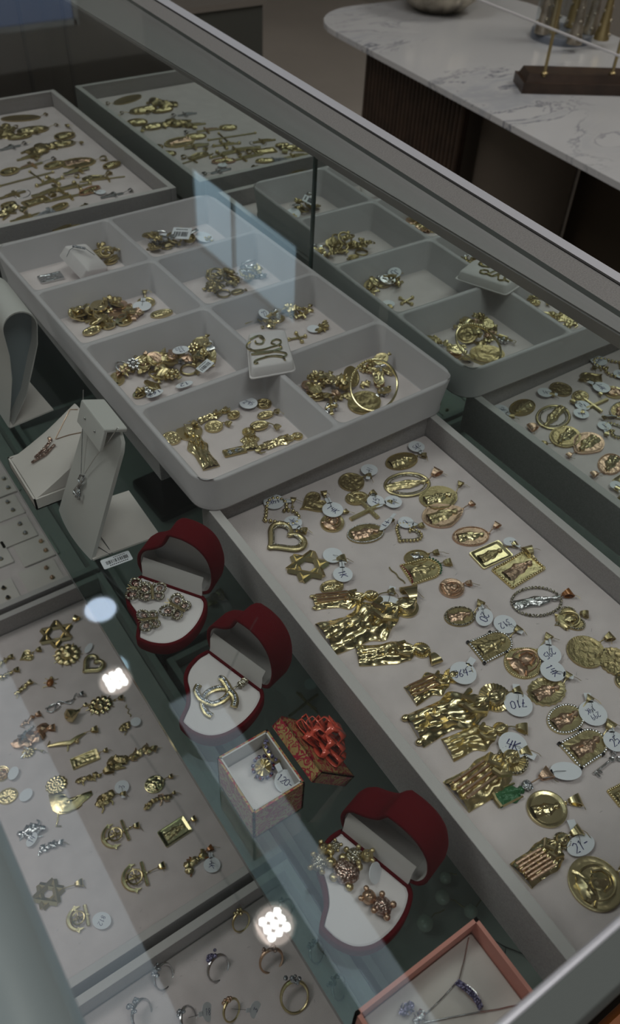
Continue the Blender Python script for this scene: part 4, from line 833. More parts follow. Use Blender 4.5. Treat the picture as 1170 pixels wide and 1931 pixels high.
for (b_, t_, lab_, m_) in (((60, 372), (140, 350), 'gold crucifix under the fancy ball ended one', 'gold'), ((120, 330), (168, 318), 'bright gold crucifix below the ornate medal', 'gold_smooth'), ((20, 420), (76, 404), 'gold crucifix near the tiny gold charm', 'gold'), ((100, 438), (150, 424), 'gold crucifix by the round tag', 'gold_dark')):
    crucifix(b_, t_, 0.5, lab_, m=m_, z=ZP + 0.0012, w=0.003)

# ------------------------------------------------------------------ lower tray: small charms seen through the counter
Z1 = ZLP; KL = dict(z=Z1)
open_shape((78, 1214), (134, 1180), 0.95, 'gold six pointed star with long bail on the lower tray', shape='star', r_=0.0022, m='gold_smooth', bail=(143, 1167), bs=1.3, z=Z1, name='star_pendant')
medal((37, 1246), (62, 1232), 0.95, 'gold leaf disc beside the upper star', shape='heart', m='gold', fig='coin', rays=False, bail=(73, 1226), z=Z1)
b, t = circ(128, 1236, 54, (150, 1222), Z1); charm(b, t, 'flower', 'gold blossom with balled petals touching the star', m='gold', wr=1.0, z=Z1)
open_shape((160, 1268), (189, 1244), 1.0, 'open twisted gold heart beside the counter light spot', shape='heart', r_=0.0026, m='gold', z=Z1, tags=[(167, 1222, '', 60, S_(oval=0.5))], inner='pave')
charm((0, 1256), (12, 1244), 'cluster', 'tiny gold charm at the very edge above the feather bar', z=Z1, bail=(20, 1240))
charm((0, 1282), (22, 1268), 'cluster', 'ribbed gold feather charm at the picture edge', m='gold_smooth', z=Z1, wr=0.5, bail=(31, 1264))
charm((30, 1311), (52, 1293), 'cluster', 'slim gold dancer charm left of the beetle', z=Z1, wr=0.5, bail=(56, 1288))
charm((92, 1300), (98, 1278), 'bug', 'gold beetle with amber shell on the lower tray', m='gold_dark', m2='amber', z=Z1, wr=0.8)
charm((88, 1342), (148, 1314), 'clef', 'silver musical clef pendant', m='silver', wr=0.5, z=Z1, bail=(154, 1310))
charm((124, 1360), (152, 1345), 'pear', 'shiny gold pear drop with a ribbed neck', m='gold_smooth', wr=0.95, z=Z1, bail=(163, 1336), bs=0.8)
b, t = circ(190, 1331, 54, (225, 1318), Z1); charm(b, t, 'sunface', 'gold sun face pendant right beside the light spot', m='gold_smooth', wr=0.8, z=Z1, bail=(228, 1317))
charm((246, 1352), (238, 1330), 'pin', 'bent gold hook lying right of the sun face', z=Z1, wr=0.5)
charm((230, 1380), (244, 1366), 'cluster', 'dull gold bell charm with a grey tag', m='gold_dark', z=Z1, wr=0.9, tags=[(256, 1361, '', 0, S_(r=0.005))])
charm((40, 1372), (64, 1354), 'cluster', 'rose gold slipper charm with a thread', m='rose', z=Z1, wr=0.45, bail=(72, 1348))
charm((36, 1410), (86, 1378), 'cluster', 'rose and white gold boy figure with cone bail', m='rose', m2='silver', wr=0.75, z=Z1, bail=(97, 1374), bs=1.3)
b, t = circ(54, 1420, 26, (72, 1412), Z1); charm(b, t, 'flower', 'small gold rosette under the boy figure', wr=0.9, z=Z1, bail=(79, 1417), bs=0.5)
charm((94, 1416), (160, 1384), 'dolphin', 'gold mermaid and dolphin pendant with wide bail', m='gold', wr=0.55, z=Z1, bail=(178, 1377), bs=1.2)
medal((135, 1443), (186, 1422), 0.46, 'rounded gold ingot with engraved writing lines', shape='rect', m='gold', fig='coin', rays=False, z=Z1, bail=(199, 1416), bs=0.8)
charm((206, 1446), (238, 1432), 'cluster', 'gold elephant charm right of the engraved ingot', m='gold_dark', z=Z1, wr=0.9)
charm((246, 1428), (282, 1412), 'cluster', 'row of joined gold figures with ruby glint', m='gold', m2='rose', z=Z1, wr=0.6, bail=(290, 1412), bs=1.1)
b, t = circ(4, 1460, 28, (22, 1456), Z1); medal(b, t, 1.1, 'oval gold medal with a hanging tag at the picture edge', m='gold_smooth', fm='rose', fig='bust', z=Z1, tags=[(25, 1458, '', 70, S_(oval=0.7))])
charm((148, 1477), (190, 1462), 'cluster', 'slender gold teardrop charm with an open loop', m='gold_dark', z=Z1, wr=0.4, bail=(204, 1453), bs=1.6)
b, t = circ(15, 1502, 38, (45, 1492), Z1); medal(b, t, 0.85, 'openwork gold oval with a pale tag below the edge medal', m='gold', fig='coin', rim='rope', z=Z1, tags=[(49, 1499, '', 50, S_(oval=0.8)), ])
def parrot():
    c = at(125, 1515, Z1 + 0.0002); r = empty('bird_pendant', c); tag(r, 'large gold parrot pendant with a fanned crest', 'charm')
    P = [at(x, y, Z1) - c for x, y in ((92, 1500), (104, 1494), (120, 1497), (130, 1506), (148, 1502), (160, 1496), (173, 1492), (175, 1499), (164, 1509), (152, 1518), (140, 1528), (124, 1535), (112, 1537), (100, 1530), (95, 1516))]
    g = sum(P, Vector()) / len(P); P.reverse()
    k = MB(); k.X = Matrix.Translation((g.x, g.y, 0)); k.relief([(p.x - g.x, p.y - g.y) for p in P], lambda x, y, q: 0.0012 + 0.0014 * (1 - q * q) + 0.0014 * noise.noise(Vector((x * 420, y * 420, 2))) * (1 - q * q), 9); k.build('body', 'gold_smooth', r, angle=60)
    f = at(107, 1481, Z1) - c; k = MB(); k.X = Matrix.Translation((f.x, f.y, 0)); k.relief(ell(0.0098, 0.0088, 56, 14, 0.05), lambda x, y, q: 0.0014 + 0.0008 * (1 - q * q) + 0.0004 * math.cos(14 * math.atan2(y, x)) * q + 0.0003 * math.cos(q * 22), 12); k.build('feather_crest', 'gold_smooth', r, angle=60)
    k = MB(); k.tube([at(x, y, Z1 + 0.001) - c for x, y in ((112, 1532), (128, 1532), (146, 1524), (154, 1517))], 0.0009, 6); k.tube([at(x, y, Z1 + 0.001) - c for x, y in ((110, 1534), (108, 1550), (106, 1558), (116, 1558))], 0.0008, 6); k.build('perch', 'gold_smooth', r)
parrot()
charm((188, 1520), (214, 1500), 'cluster', 'gold cluster charm carrying tag 3', m='gold_dark', z=Z1, wr=0.9, bail=(232, 1498), bs=0.9, tags=[(230, 1484, '3', 90, S_(r=0.0066))])
b, t = circ(292, 1480, 38, (315, 1468), Z1); medal(b, t, 0.9, 'domed gold twin coin charm right of tag 3', m='gold_smooth', fig='coin', bulge=0.0015, rays=False, z=Z1, bail=(322, 1465), bs=0.8)
charm((274, 1522), (322, 1500), 'cluster', 'slim dark gold figure under the twin coin charm', m='gold_dark', m2='rose', z=Z1, wr=0.38, bail=(328, 1496), bs=0.6)
charm((196, 1586), (246, 1562), 'anchor', 'gold anchor pendant with small wheel above the veiled glass', m='gold_smooth', m2='gold', wr=0.85, z=Z1, bail=(257, 1558))
medal((305, 1585), (355, 1552), 0.62, 'rectangular gold plaque with a radiant figure', shape='rect', m='gold_smooth', fm='gold', fig='virgin', rays=False, z=Z1, bail=(365, 1545), bs=0.9)
charm((40, 1580), (80, 1560), 'cluster', 'silver purse charm with a thread tag', m='silver', z=Z1, wr=0.8, tags=[(60, 1583, '14', 60, S_(oval=0.6))])
charm((74, 1606), (108, 1592), 'chainbit', 'silver link pendant near the front rail', m='silver', z=Z1, wr=0.5, bail=(114, 1590))
charm((352, 1642), (384, 1610), 'cluster', 'gold cherub with a red stone and tag AK', m='gold', m2='amber', wr=0.6, z=Z1, bail=(396, 1601), bm='amber', tags=[(400, 1631, 'AK', -100, S_(r=0.0066, oval=1.1))])
charm((234, 1664), (282, 1645), 'wheel', 'larger gold anchor and ship wheel pendant on bare pad', m='gold_smooth', m2='gold', wr=1.0, z=Z1, bail=(305, 1634), bs=1.1)
open_shape((64, 1697), (120, 1677), 0.95, 'nugget textured gold star with flat long bail', shape='star', r_=0.0023, m='gold', z=Z1, bail=(149, 1667), bs=1.2, name='star_pendant')
charm((130, 1740), (172, 1724), 'wheel', 'gold anchor and wheel pendant carrying tag 812', m='gold_smooth', m2='gold', wr=1.0, z=Z1, tags=[(192, 1736, '812', -115, S_(oval=1.2))])

# ------------------------------------------------------------------ charms heaped in the divided tray
def small_proto(kind, m, m2=None):
    r = empty('charm'); random.seed(hash((kind, m)) & 0 or len(kind) * 7 + len(m))
    if kind == 'oval':
        MB().relief(ell(0.0058, 0.0078, 26), lambda x, y, k: 0.0009 + (0.0004 if k > 0.85 else 0) + 0.0004 * noise.noise(Vector((x * 900, y * 900, 1))), 7).build('medal_body', m, r); figure_mesh(0.0105, 0.0022, 3, lift=0.0008, ny=12, nx=6).build('relief_figure', m2 or m, r)
    elif kind == 'round': MB().relief(ell(0.0068, 0.0068, 26), lambda x, y, k: 0.001 + (0.0004 if k > 0.85 else 0) + 0.0006 * noise.noise(Vector((x * 700, y * 700, 5))), 8).build('medal_body', m, r)
    elif kind == 'cross':
        k = MB(); k.box((0, 0, 0.0008), (0.0022, 0.017, 0.0014)); k.box((0, 0.0028, 0.0009), (0.0105, 0.0022, 0.0014)); k.build('cross_bars', m, r, smooth=False); k = MB(); k.tube([(-0.004, 0.0036, 0.002), (0, 0.002, 0.0022), (0.004, 0.0036, 0.002)], 0.0006, 5); k.tube([(0, 0.003, 0.0022), (0, -0.005, 0.002)], 0.0009, 5); k.build('corpus', m2 or m, r)
    elif kind == 'heart': MB().relief(heart(0.0062, 0.006, 30), lambda x, y, k: 0.0008 + 0.0018 * (1 - k * k), 6).build('heart_body', m, r)
    elif kind == 'ring': MB().tube([(0.0068 * math.cos(a), 0.0068 * math.sin(a), 0.001) for a in [i * 0.3142 for i in range(20)]], 0.0010, 7, closed=True).build('hoop', m, r)
    elif kind == 'saint': figure_mesh(0.019, 0.0046, 9, lift=0.0004, ny=18, nx=8).build('robed_body', m, r, angle=70); MB().relief(ell(0.0034, 0.0034, 20), lambda x, y, k: 0.0008, 3).build('halo', m2 or m, r).location = (0, 0.0075, 0)
    elif kind == 'lump':
        k = MB()
        for i in range(5): k.ball((random.uniform(-0.003, 0.003), random.uniform(-0.004, 0.004), 0.0018), random.uniform(0.0014, 0.003), 7, 5, sc=(1, 1, 0.6), bumpy=0.9, seed=i)
        k.build('charm_body', m, r)
    elif kind == 'flower':
        k = MB()
        for i in range(8): k.ball((0.0042 * math.cos(i * 0.785), 0.0042 * math.sin(i * 0.785), 0.0015), 0.0019, 6, 4)
        k.ball((0, 0, 0.0022), 0.0026, 8, 5); k.build('petals', m, r)
    bb = bail_mesh(0.0018, 0.0019, 0.0006).build('bail', m, r); bb.location = (0, {'oval': 0.0078, 'round': 0.0068, 'cross': 0.0085, 'heart': 0.004, 'ring': 0.0068, 'saint': 0.0115, 'lump': 0.004, 'flower': 0.005}[kind], 0.0008)
    return r
PROTO = {}
WORD = {'oval': 'oval medal', 'round': 'coin medal', 'cross': 'crucifix', 'heart': 'heart charm', 'ring': 'hoop charm', 'saint': 'saint figure', 'lump': 'nugget charm', 'flower': 'flower charm'}
NAME = {'oval': 'oval_medal', 'round': 'coin_medal', 'cross': 'crucifix', 'heart': 'heart_charm', 'ring': 'hoop_charm', 'saint': 'saint_figure', 'lump': 'nugget_charm', 'flower': 'flower_charm'}
CN = {'gold': 'gold', 'gold_smooth': 'bright gold', 'gold_dark': 'antique gold', 'rose': 'rose gold', 'silver': 'silver', 'crystal': 'stone set silver'}
def heap(where, spots, n, kinds, mats, spread, seed, layers=0.0022, sc=(0.75, 1.15), z=ZCELL):
    random.seed(seed); placed = []
    for i in range(n):
        kd = kinds[i % len(kinds)]; mm = mats[(i * 7 + seed) % len(mats)] if i % 3 else mats[0]
        px, py = spots[i % len(spots)]; p = at(px, py, z); 
        for _ in range(14):
            q = p + Vector((random.gauss(0, spread), random.gauss(0, spread * 0.8), 0))
            lx, ly = (Matrix.Rotation(-math.radians(1.2), 3, 'Z') @ (q - Vector((TO[0], TO[1], 0))))[:2]
            if any(a + 0.0115 < lx < c - 0.0115 and b_ + 0.0115 < ly < d_ - 0.0115 for a, b_, c, d_ in CELLS): break
        else: continue
        near = sum(1 for o in placed if (o - q).length < 0.0095); placed.append(q.copy())
        key = (kd, mm)
        if key not in PROTO:
            PROTO[key] = small_proto(kd, mm); o = PROTO[key]
        else: o = copy_tree(PROTO[key])
        o.name = NAME[kd]; k = random.uniform(*sc); tilt = 0.08 if near == 0 else 0.42
        o.location = (q.x, q.y, z + min(near, 4) * layers + (0.0012 if near else 0)); o.scale = (k, k, k)
        o.rotation_euler = (random.uniform(-tilt, tilt), random.uniform(-tilt, tilt), random.uniform(0, 6.28))
        if near == 0: o.location.z = z + 0.0008
        tag(o, '%s %s heaped in the %s' % (CN[mm], WORD[kd], where), 'charm', '%s %ss in the %s' % (CN[mm], WORD[kd], where))
C1 = 'near front compartment of the divided tray'; C2 = 'near compartment holding the bangle'; C3 = 'compartment of tag 163 beside the necklace easel'; C4 = 'compartment under the script letter pad'
C5 = 'compartment of coin medals along the front side'; C6 = 'compartment of dark loops behind the script letter pad'; C7 = 'far compartment holding the white cushion box'; C8 = 'far compartment holding the barcode tag'
# near front compartment: laid out charms
KC = dict(z=ZCELL + 0.0003)
medal((314, 818), (334, 838), 0.9, 'round gold coin by the side wall of the near front compartment', fig='coin', z=ZCELL, m='gold_smooth')
saint((398, 884), (353, 808), 0.26, 'jointed gold saint figure lying below a round gold medal', z=ZCELL, hr=0.2, m='gold_smooth', halo='plain', bail=(346, 800), bs=0.5)
saint((373, 795), (430, 772), 0.34, 'gold saint figure along the back wall of the near front compartment', z=ZCELL + 0.0006, hr=0.16, m='gold_smooth', bail=(366, 799), bs=0.8)
medal((388, 812), (419, 800), 0.92, 'round gold coin medal below the back wall saint', fig='coin', z=ZCELL, bail=(430, 800), bs=0.9)
medal((432, 790), (450, 778), 0.8, 'domed gold medal between the saint and tag 295', z=ZCELL + 0.001, fig='bust')
medal((486, 768), (510, 758), 1.0, 'dull gold coin behind the oval medals near tag 295', fig='coin', m='gold_dark', z=ZCELL, tags=[(469, 760, '295', -15, dict(r=0.0072))])
medal((486, 788), (516, 780), 0.6, 'oval gold medal right of tag 295', z=ZCELL + 0.0006, bail=(522, 777), bs=0.8)
medal((472, 808), (506, 800), 0.7, 'larger oval gold medal in the bracelet of charms', z=ZCELL + 0.001, bail=(522, 806), bs=0.9)
saint((476, 850), (468, 812), 0.5, 'bulky gold bust charm in the middle of the near front compartment', z=ZCELL, hr=0.2, m='gold')
medal((422, 858), (464, 848), 0.42, 'long gold locket with clear centre stone', shape='rect', z=ZCELL, m='gold_dark', fm='crystal', fig='bust', rays=False)
saint((500, 842), (568, 822), 0.3, 'ornate gold saint lying near the divider', z=ZCELL, hr=0.14, m='gold_smooth', seed=33)
charm((485, 855), (504, 842), 'cluster', 'small green gold charm by the front wall', z=ZCELL, m='gold')
# bangle compartment
def bangle(c, rx, lab, tilt=(0.5, 0.2), rz=0.3, z=ZCELL, lift=0.016):
    p = at(c[0], c[1], z + lift); r = empty('bangle', p, rz, tilt[0], tilt[1]); tag(r, lab, 'bangle')
    k = MB(); pts = [(rx * math.cos(a), rx * 0.82 * math.sin(a), 0) for a in [i * 2 * math.pi / 48 for i in range(48)]]; k.tube(pts, 0.0010, 7, closed=True); k.build('hoop', 'gold_smooth', r)
    k = MB()
    for i in range(12): a = 0.7 + i * 0.11; k.ball((rx * math.cos(a), rx * 0.82 * math.sin(a), 0.0006), 0.0013, 6, 4)
    k.build('beads', 'gold', r)
bangle((706, 726), 0.0232, 'thin gold bangle tilted over a heap of charms', tilt=(0.42, -0.38), rz=0.5, lift=0.0128)
medal((672, 780), (702, 742), 0.85, 'large dull round medal flat under the bangle', fig='coin', m='gold_dark', z=ZCELL, rays=False)
r = medal((652, 722), (672, 700), 0.9, 'dark round medal leaning upright inside the bangle', fig='coin', m='gold_dark', z=ZCELL + 0.009, rays=False, tilt=(0.0, 0.9))
heap(C2, [(612, 738), (625, 725), (600, 722), (650, 745), (638, 762), (690, 700), (718, 705), (700, 720), (735, 735)], 34, ['lump', 'oval', 'round', 'lump', 'heart', 'flower', 'lump', 'cross'], ['gold', 'gold_dark', 'rose', 'gold_smooth', 'silver'], 0.006, 3)
heap(C3, [(232, 705), (262, 700), (290, 700), (320, 690), (350, 685), (280, 735), (330, 712), (385, 672), (398, 660), (370, 690), (300, 705)], 52, ['oval', 'lump', 'flower', 'round', 'ring', 'heart', 'lump', 'saint'], ['gold', 'gold_dark', 'gold_smooth', 'silver', 'rose'], 0.0065, 5)
heap(C4, [(495, 600), (510, 612), (525, 598), (540, 590), (480, 600), (560, 585)], 16, ['cross', 'lump', 'oval', 'lump', 'saint', 'cross'], ['gold', 'gold_dark', 'gold_smooth', 'silver'], 0.006, 7)
crucifix((462, 612), (500, 598), 0.5, 'thin pale gold bar cross beside the script letter pad', z=ZCELL + 0.001, body=False, w=0.0014)
crucifix((545, 642), (576, 636), 0.9, 'gold crossed bars charm right of the script letter pad', z=ZCELL, body=False, w=0.0018, fancy=True)
charm((598, 628), (618, 612), 'cluster', 'dark crucifix charm with white tag alone by the far wall', m='gold_dark', z=ZCELL, wr=0.6, tags=[(592, 620, '', 0, dict(r=0.006))])
heap(C5, [(140, 600), (160, 592), (185, 600), (200, 590), (215, 582), (235, 576), (190, 612), (230, 602), (250, 598)], 20, ['oval', 'round', 'oval', 'lump', 'round'], ['gold_smooth', 'gold', 'gold_dark', 'rose'], 0.0055, 11, sc=(0.95, 1.3))
medal((157, 632), (190, 618), 0.6, 'tilted pale oval medal lowest in the coin medal compartment', z=ZCELL + 0.001, m='gold_smooth', fig='coin')
medal((284, 598), (326, 588), 0.55, 'flat oval gold medal alone near the divider', z=ZCELL, m='gold', fig='virgin')
b, t = circ(276, 572, 34, (273, 555), ZCELL); medal(b, t, 1.0, 'gold crescent coin behind a white disc tag', z=ZCELL, fig='coin', bail=(273, 552), bs=0.9, tags=[(268, 577, '', 0, dict(r=0.0085))])
heap(C6, [(425, 530), (440, 540), (410, 545), (400, 535), (455, 528), (430, 552), (395, 548)], 20, ['ring', 'lump', 'oval', 'ring', 'lump'], ['gold_dark', 'gold', 'gold_dark'], 0.0055, 13)
heap(C6, [(475, 508), (490, 512), (485, 525)], 7, ['ring', 'cross', 'lump'], ['silver', 'gold'], 0.006, 14)
heap(C7, [(195, 480), (210, 472), (215, 490), (225, 488)], 12, ['oval', 'ring', 'lump'], ['gold', 'gold_dark'], 0.0045, 17)
heap(C7, [(55, 500), (65, 495), (45, 497)], 5, ['lump', 'heart'], ['rose', 'gold_dark'], 0.004, 18)
heap(C8, [(290, 460), (300, 455), (310, 470), (330, 465), (350, 455), (372, 455), (290, 468)], 24, ['lump', 'oval', 'ring', 'lump', 'heart'], ['gold_dark', 'gold', 'silver'], 0.0055, 19)
medal((74, 530), (118, 520), 0.62, 'square woven silver plate by the front wall of the far compartment', shape='rect', m='silver', fig='coin', rays=False, z=ZCELL, name='plate_pendant')
charm((70, 497), (108, 490), 'chainbit', 'silver name bar on a rose chain in the far compartment', m='silver', wr=0.22, z=ZCELL)
def loose_tag(px, py, z, txt, ang, lab, r=0.0072, tilt=(0.3, 0.1), bar=False, size=(0.017, 0.010)):
    p = at(px, py, z); o = MB()
    if bar: o.box((0, 0, 0), (size[0], size[1], 0.0004))
    else: o.prism(ell(r, r * 0.85, 24), -0.0002, 0.0002)
    hd = direction_z(None, px, py, ang, z); t = o.build('barcode_tag' if bar else 'paper_tag', 'tag', smooth=False); t.location = p; t.rotation_euler = (tilt[0], tilt[1], hd); tag(t, lab, 'tag')
    if bar:
        k = MB(); random.seed(int(px)); x = -size[0] * 0.38
        while x < size[0] * 0.38: w_ = random.choice((0.0003, 0.0006, 0.0009)); k.box((x, -size[1] * 0.08, 0.00025), (w_, size[1] * 0.42, 0.0001)); x += w_ + random.choice((0.0004, 0.0007))
        for i in range(9): k.box((-size[0] * 0.3 + i * size[0] * 0.07, size[1] * 0.33, 0.00025), (size[0] * 0.045, size[1] * 0.1, 0.0001))
        k.build('barcode', 'print', t, smooth=False)
    elif txt: wr = text_mesh(txt, r * 0.8).build('writing', 'ink', t); wr.location = (0, 0, 0.0004)
loose_tag(292, 742, ZCELL + 0.004, '163', -160, 'round tag marked 163 at the front of the crowded compartment')
loose_tag(348, 725, ZCELL + 0.004, '12', -165, 'pinkish round tag marked 12 at the front of the crowded compartment')
loose_tag(341, 660, ZCELL + 0.012, '14/332', -160, 'round tag with two lines of writing on top of the crowded heap', tilt=(0.1, 0))
loose_tag(387, 690, ZCELL + 0.009, '', 32, 'small barcode tag on the crowded heap of charms', bar=True, size=(0.014, 0.008), tilt=(0.1, -0.2))
loose_tag(389, 648, ZCELL + 0.008, '', 20, 'folded plain white tag by the back wall of the crowded compartment', r=0.006)
loose_tag(342, 440, ZCELL + 0.012, '', -8, 'tilted square barcode tag on the far heap', bar=True, size=(0.020, 0.015), tilt=(0.35, -0.1))
loose_tag(313, 448, ZCELL + 0.006, '', 0, 'translucent round tag under the square barcode tag', r=0.007)
loose_tag(385, 447, ZCELL + 0.004, '', 0, 'folded plain tag beside the far side wall', r=0.009, tilt=(0.2, 0.2))
loose_tag(499, 592, ZCELL + 0.010, '22', 40, 'round tag marked 22 leaning on the crucifix heap', r=0.0066, tilt=(0.5, 0.2))

# script letter pad lying on the dividers
def quad_pad(name, lab, pts, z0, h, m, cat, inset=0.0025, lip=True):
    P = [at(px, py, z0) for px, py in pts]; c = sum(P, Vector()) / 4; r = empty(name, c); tag(r, lab, cat)
    Q = [p - c for p in P]; 
    def rnd(Q, k, s):
        o = []
        for i in range(4):
            A, B, C = Q[i - 1], Q[i], Q[(i + 1) % 4]
            for j in range(5):
                t = j / 4; p0 = B + (A - B).normalized() * k; p2 = B + (C - B).normalized() * k; o.append(((1 - t) ** 2 * p0 + 2 * t * (1 - t) * B + t * t * p2) * s)
        return o
    return r, Q, rnd
def m_box():
    r, Q, rnd = quad_pad('script_letter_pad', 'white foam pad showing a large gold script letter M', [(465, 641), (540, 633), (559, 701), (471, 717)], 0.0722, 0.009, 'white_foam', 'display pad')
    k = MB(); lo = rnd(Q, 0.004, 1.0); n = len(lo)
    rows = [(1.0, 0.0), (1.0, 0.0008), (0.95, 0.0010), (0.90, 0.0075), (0.84, 0.0088), (0.0, 0.0092)]; vs = []
    for s, z in rows: vs += [(p.x * s, p.y * s, z) for p in lo]
    k.add(vs, [(a * n + i, a * n + (i + 1) % n, (a + 1) * n + (i + 1) % n, (a + 1) * n + i) for a in range(len(rows) - 1) for i in range(n)] + [tuple(range(n))[::-1]]); k.build('pad', 'white_foam', r, angle=50)
    zt = 0.0722 + 0.0098; S = [[(472, 644), (466, 650), (467, 657), (478, 661), (497, 659), (510, 655), (526, 650), (530, 643), (522, 640), (514, 643), (513, 648), (520, 650)],
        [(490, 636), (497, 641), (494, 648), (484, 648), (482, 643)], [(472, 640), (484, 634), (494, 634), (499, 641)], [(526, 649), (531, 657), (512, 664), (490, 667), (474, 668)], [(474, 668), (494, 666), (516, 663), (536, 665), (541, 668)],
        [(541, 668), (534, 673), (515, 671), (496, 675), (482, 680), (481, 685), (487, 684)], [(538, 679), (532, 672), (518, 671), (500, 673)], [(472, 658), (486, 664), (512, 662), (530, 657)]]
    k = MB()
    for st in S:
        P = [at(x, y, zt) - r.location for x, y in st]
        fine = []
        for i in range(len(P) - 1):
            p0, p1, p2, p3 = P[max(i - 1, 0)], P[i], P[i + 1], P[min(i + 2, len(P) - 1)]
            for j in range(4): t = j / 4; fine.append(0.5 * (2 * p1 + (p2 - p0) * t + (2 * p0 - 5 * p1 + 4 * p2 - p3) * t * t + (3 * p1 - p0 - 3 * p2 + p3) * t ** 3))
        fine.append(P[-1]); k.tube(fine, 0.00085, 6)
    k.build('script_letter', 'gold_smooth', r, label='gold script letter M')
m_box()
def cushion_box_small():
    # box tipped on its side in the far compartment, silver pendant across it
    c = at(160, 492, ZCELL + 0.0125); r = empty('cushion_box', c, 0.55, 0.55, 0.35); tag(r, 'small white cushion box tipped over in the far compartment', 'jewellery box')
    k = MB(); k.prism(rrect(-0.0165, -0.0165, 0.0165, 0.0165, 0.003, 4), -0.007, 0.005, bev=0.001); k.build('box', 'white_foam', r)
    k = MB(); k.relief(rrect(-0.0158, -0.0158, 0.0158, 0.0158, 0.004, 5), lambda x, y, q: 0.005 + 0.003 * (1 - q ** 4), 8, side=0.0045); k.build('cushion', 'white_foam', r)
    n = empty('silver_pendant_necklace', at(148, 470, ZCELL + 0.0275), 0.3, 0.4, 0.3); tag(n, 'silver pendant and chain draped over the small cushion box', 'necklace')
    k = MB(); k.tube([(-0.017, -0.006, -0.0025), (-0.010, 0.0, 0), (0, 0.004, 0.0008), (0.008, 0.0, 0.0003), (0.015, -0.007, -0.002)], 0.0004, 5); k.build('chain', 'silver', n)
    k = MB()
    for i in range(7): k.ball((-0.004 + i * 0.0017, 0.003 - 0.0006 * i, 0.0012), 0.0013, 7, 5)
    k.build('stones', 'crystal', n)
cushion_box_small()

# ------------------------------------------------------------------ red velvet heart boxes
HB = 0.014
def half_heart(h, L, n=26):
    """outline of one shell, hinge along x from -h to h at y = 0, point at (0, -L)"""
    P = [(1, 0), (1.20, .08), (1.34, .27), (1.36, .52), (1.22, .77), (.92, .94), (.52, 1.015), (.18, 1.02), (0, 1.0), (-.10, .92), (-.24, .78), (-.52, .65), (-.86, .54), (-1.06, .39), (-1.12, .2), (-1.06, .06), (-1, 0)]
    P = [Vector((a * h, -b * L)) for a, b in P]; out = []
    for i in range(len(P) - 1):
        p0, p1, p2, p3 = P[max(i - 1, 0)], P[i], P[i + 1], P[min(i + 2, len(P) - 1)]
        for j in range(4): t = j / 4; out.append(0.5 * (2 * p1 + (p2 - p0) * t + (2 * p0 - 5 * p1 + 4 * p2 - p3) * t * t + (3 * p1 - p0 - 3 * p2 + p3) * t ** 3))
    out.append(P[-1]); return [(p.x, p.y) for p in out]
def inset(pts, d):
    n = len(pts); out = []
    for i in range(n):
        a = Vector(pts[i - 1]); b = Vector(pts[i]); c = Vector(pts[(i + 1) % n]); t = (c - a); t.normalize(); nn = Vector((-t.y, t.x)); out.append(b + nn * d)
    return [(p.x, p.y) for p in out]
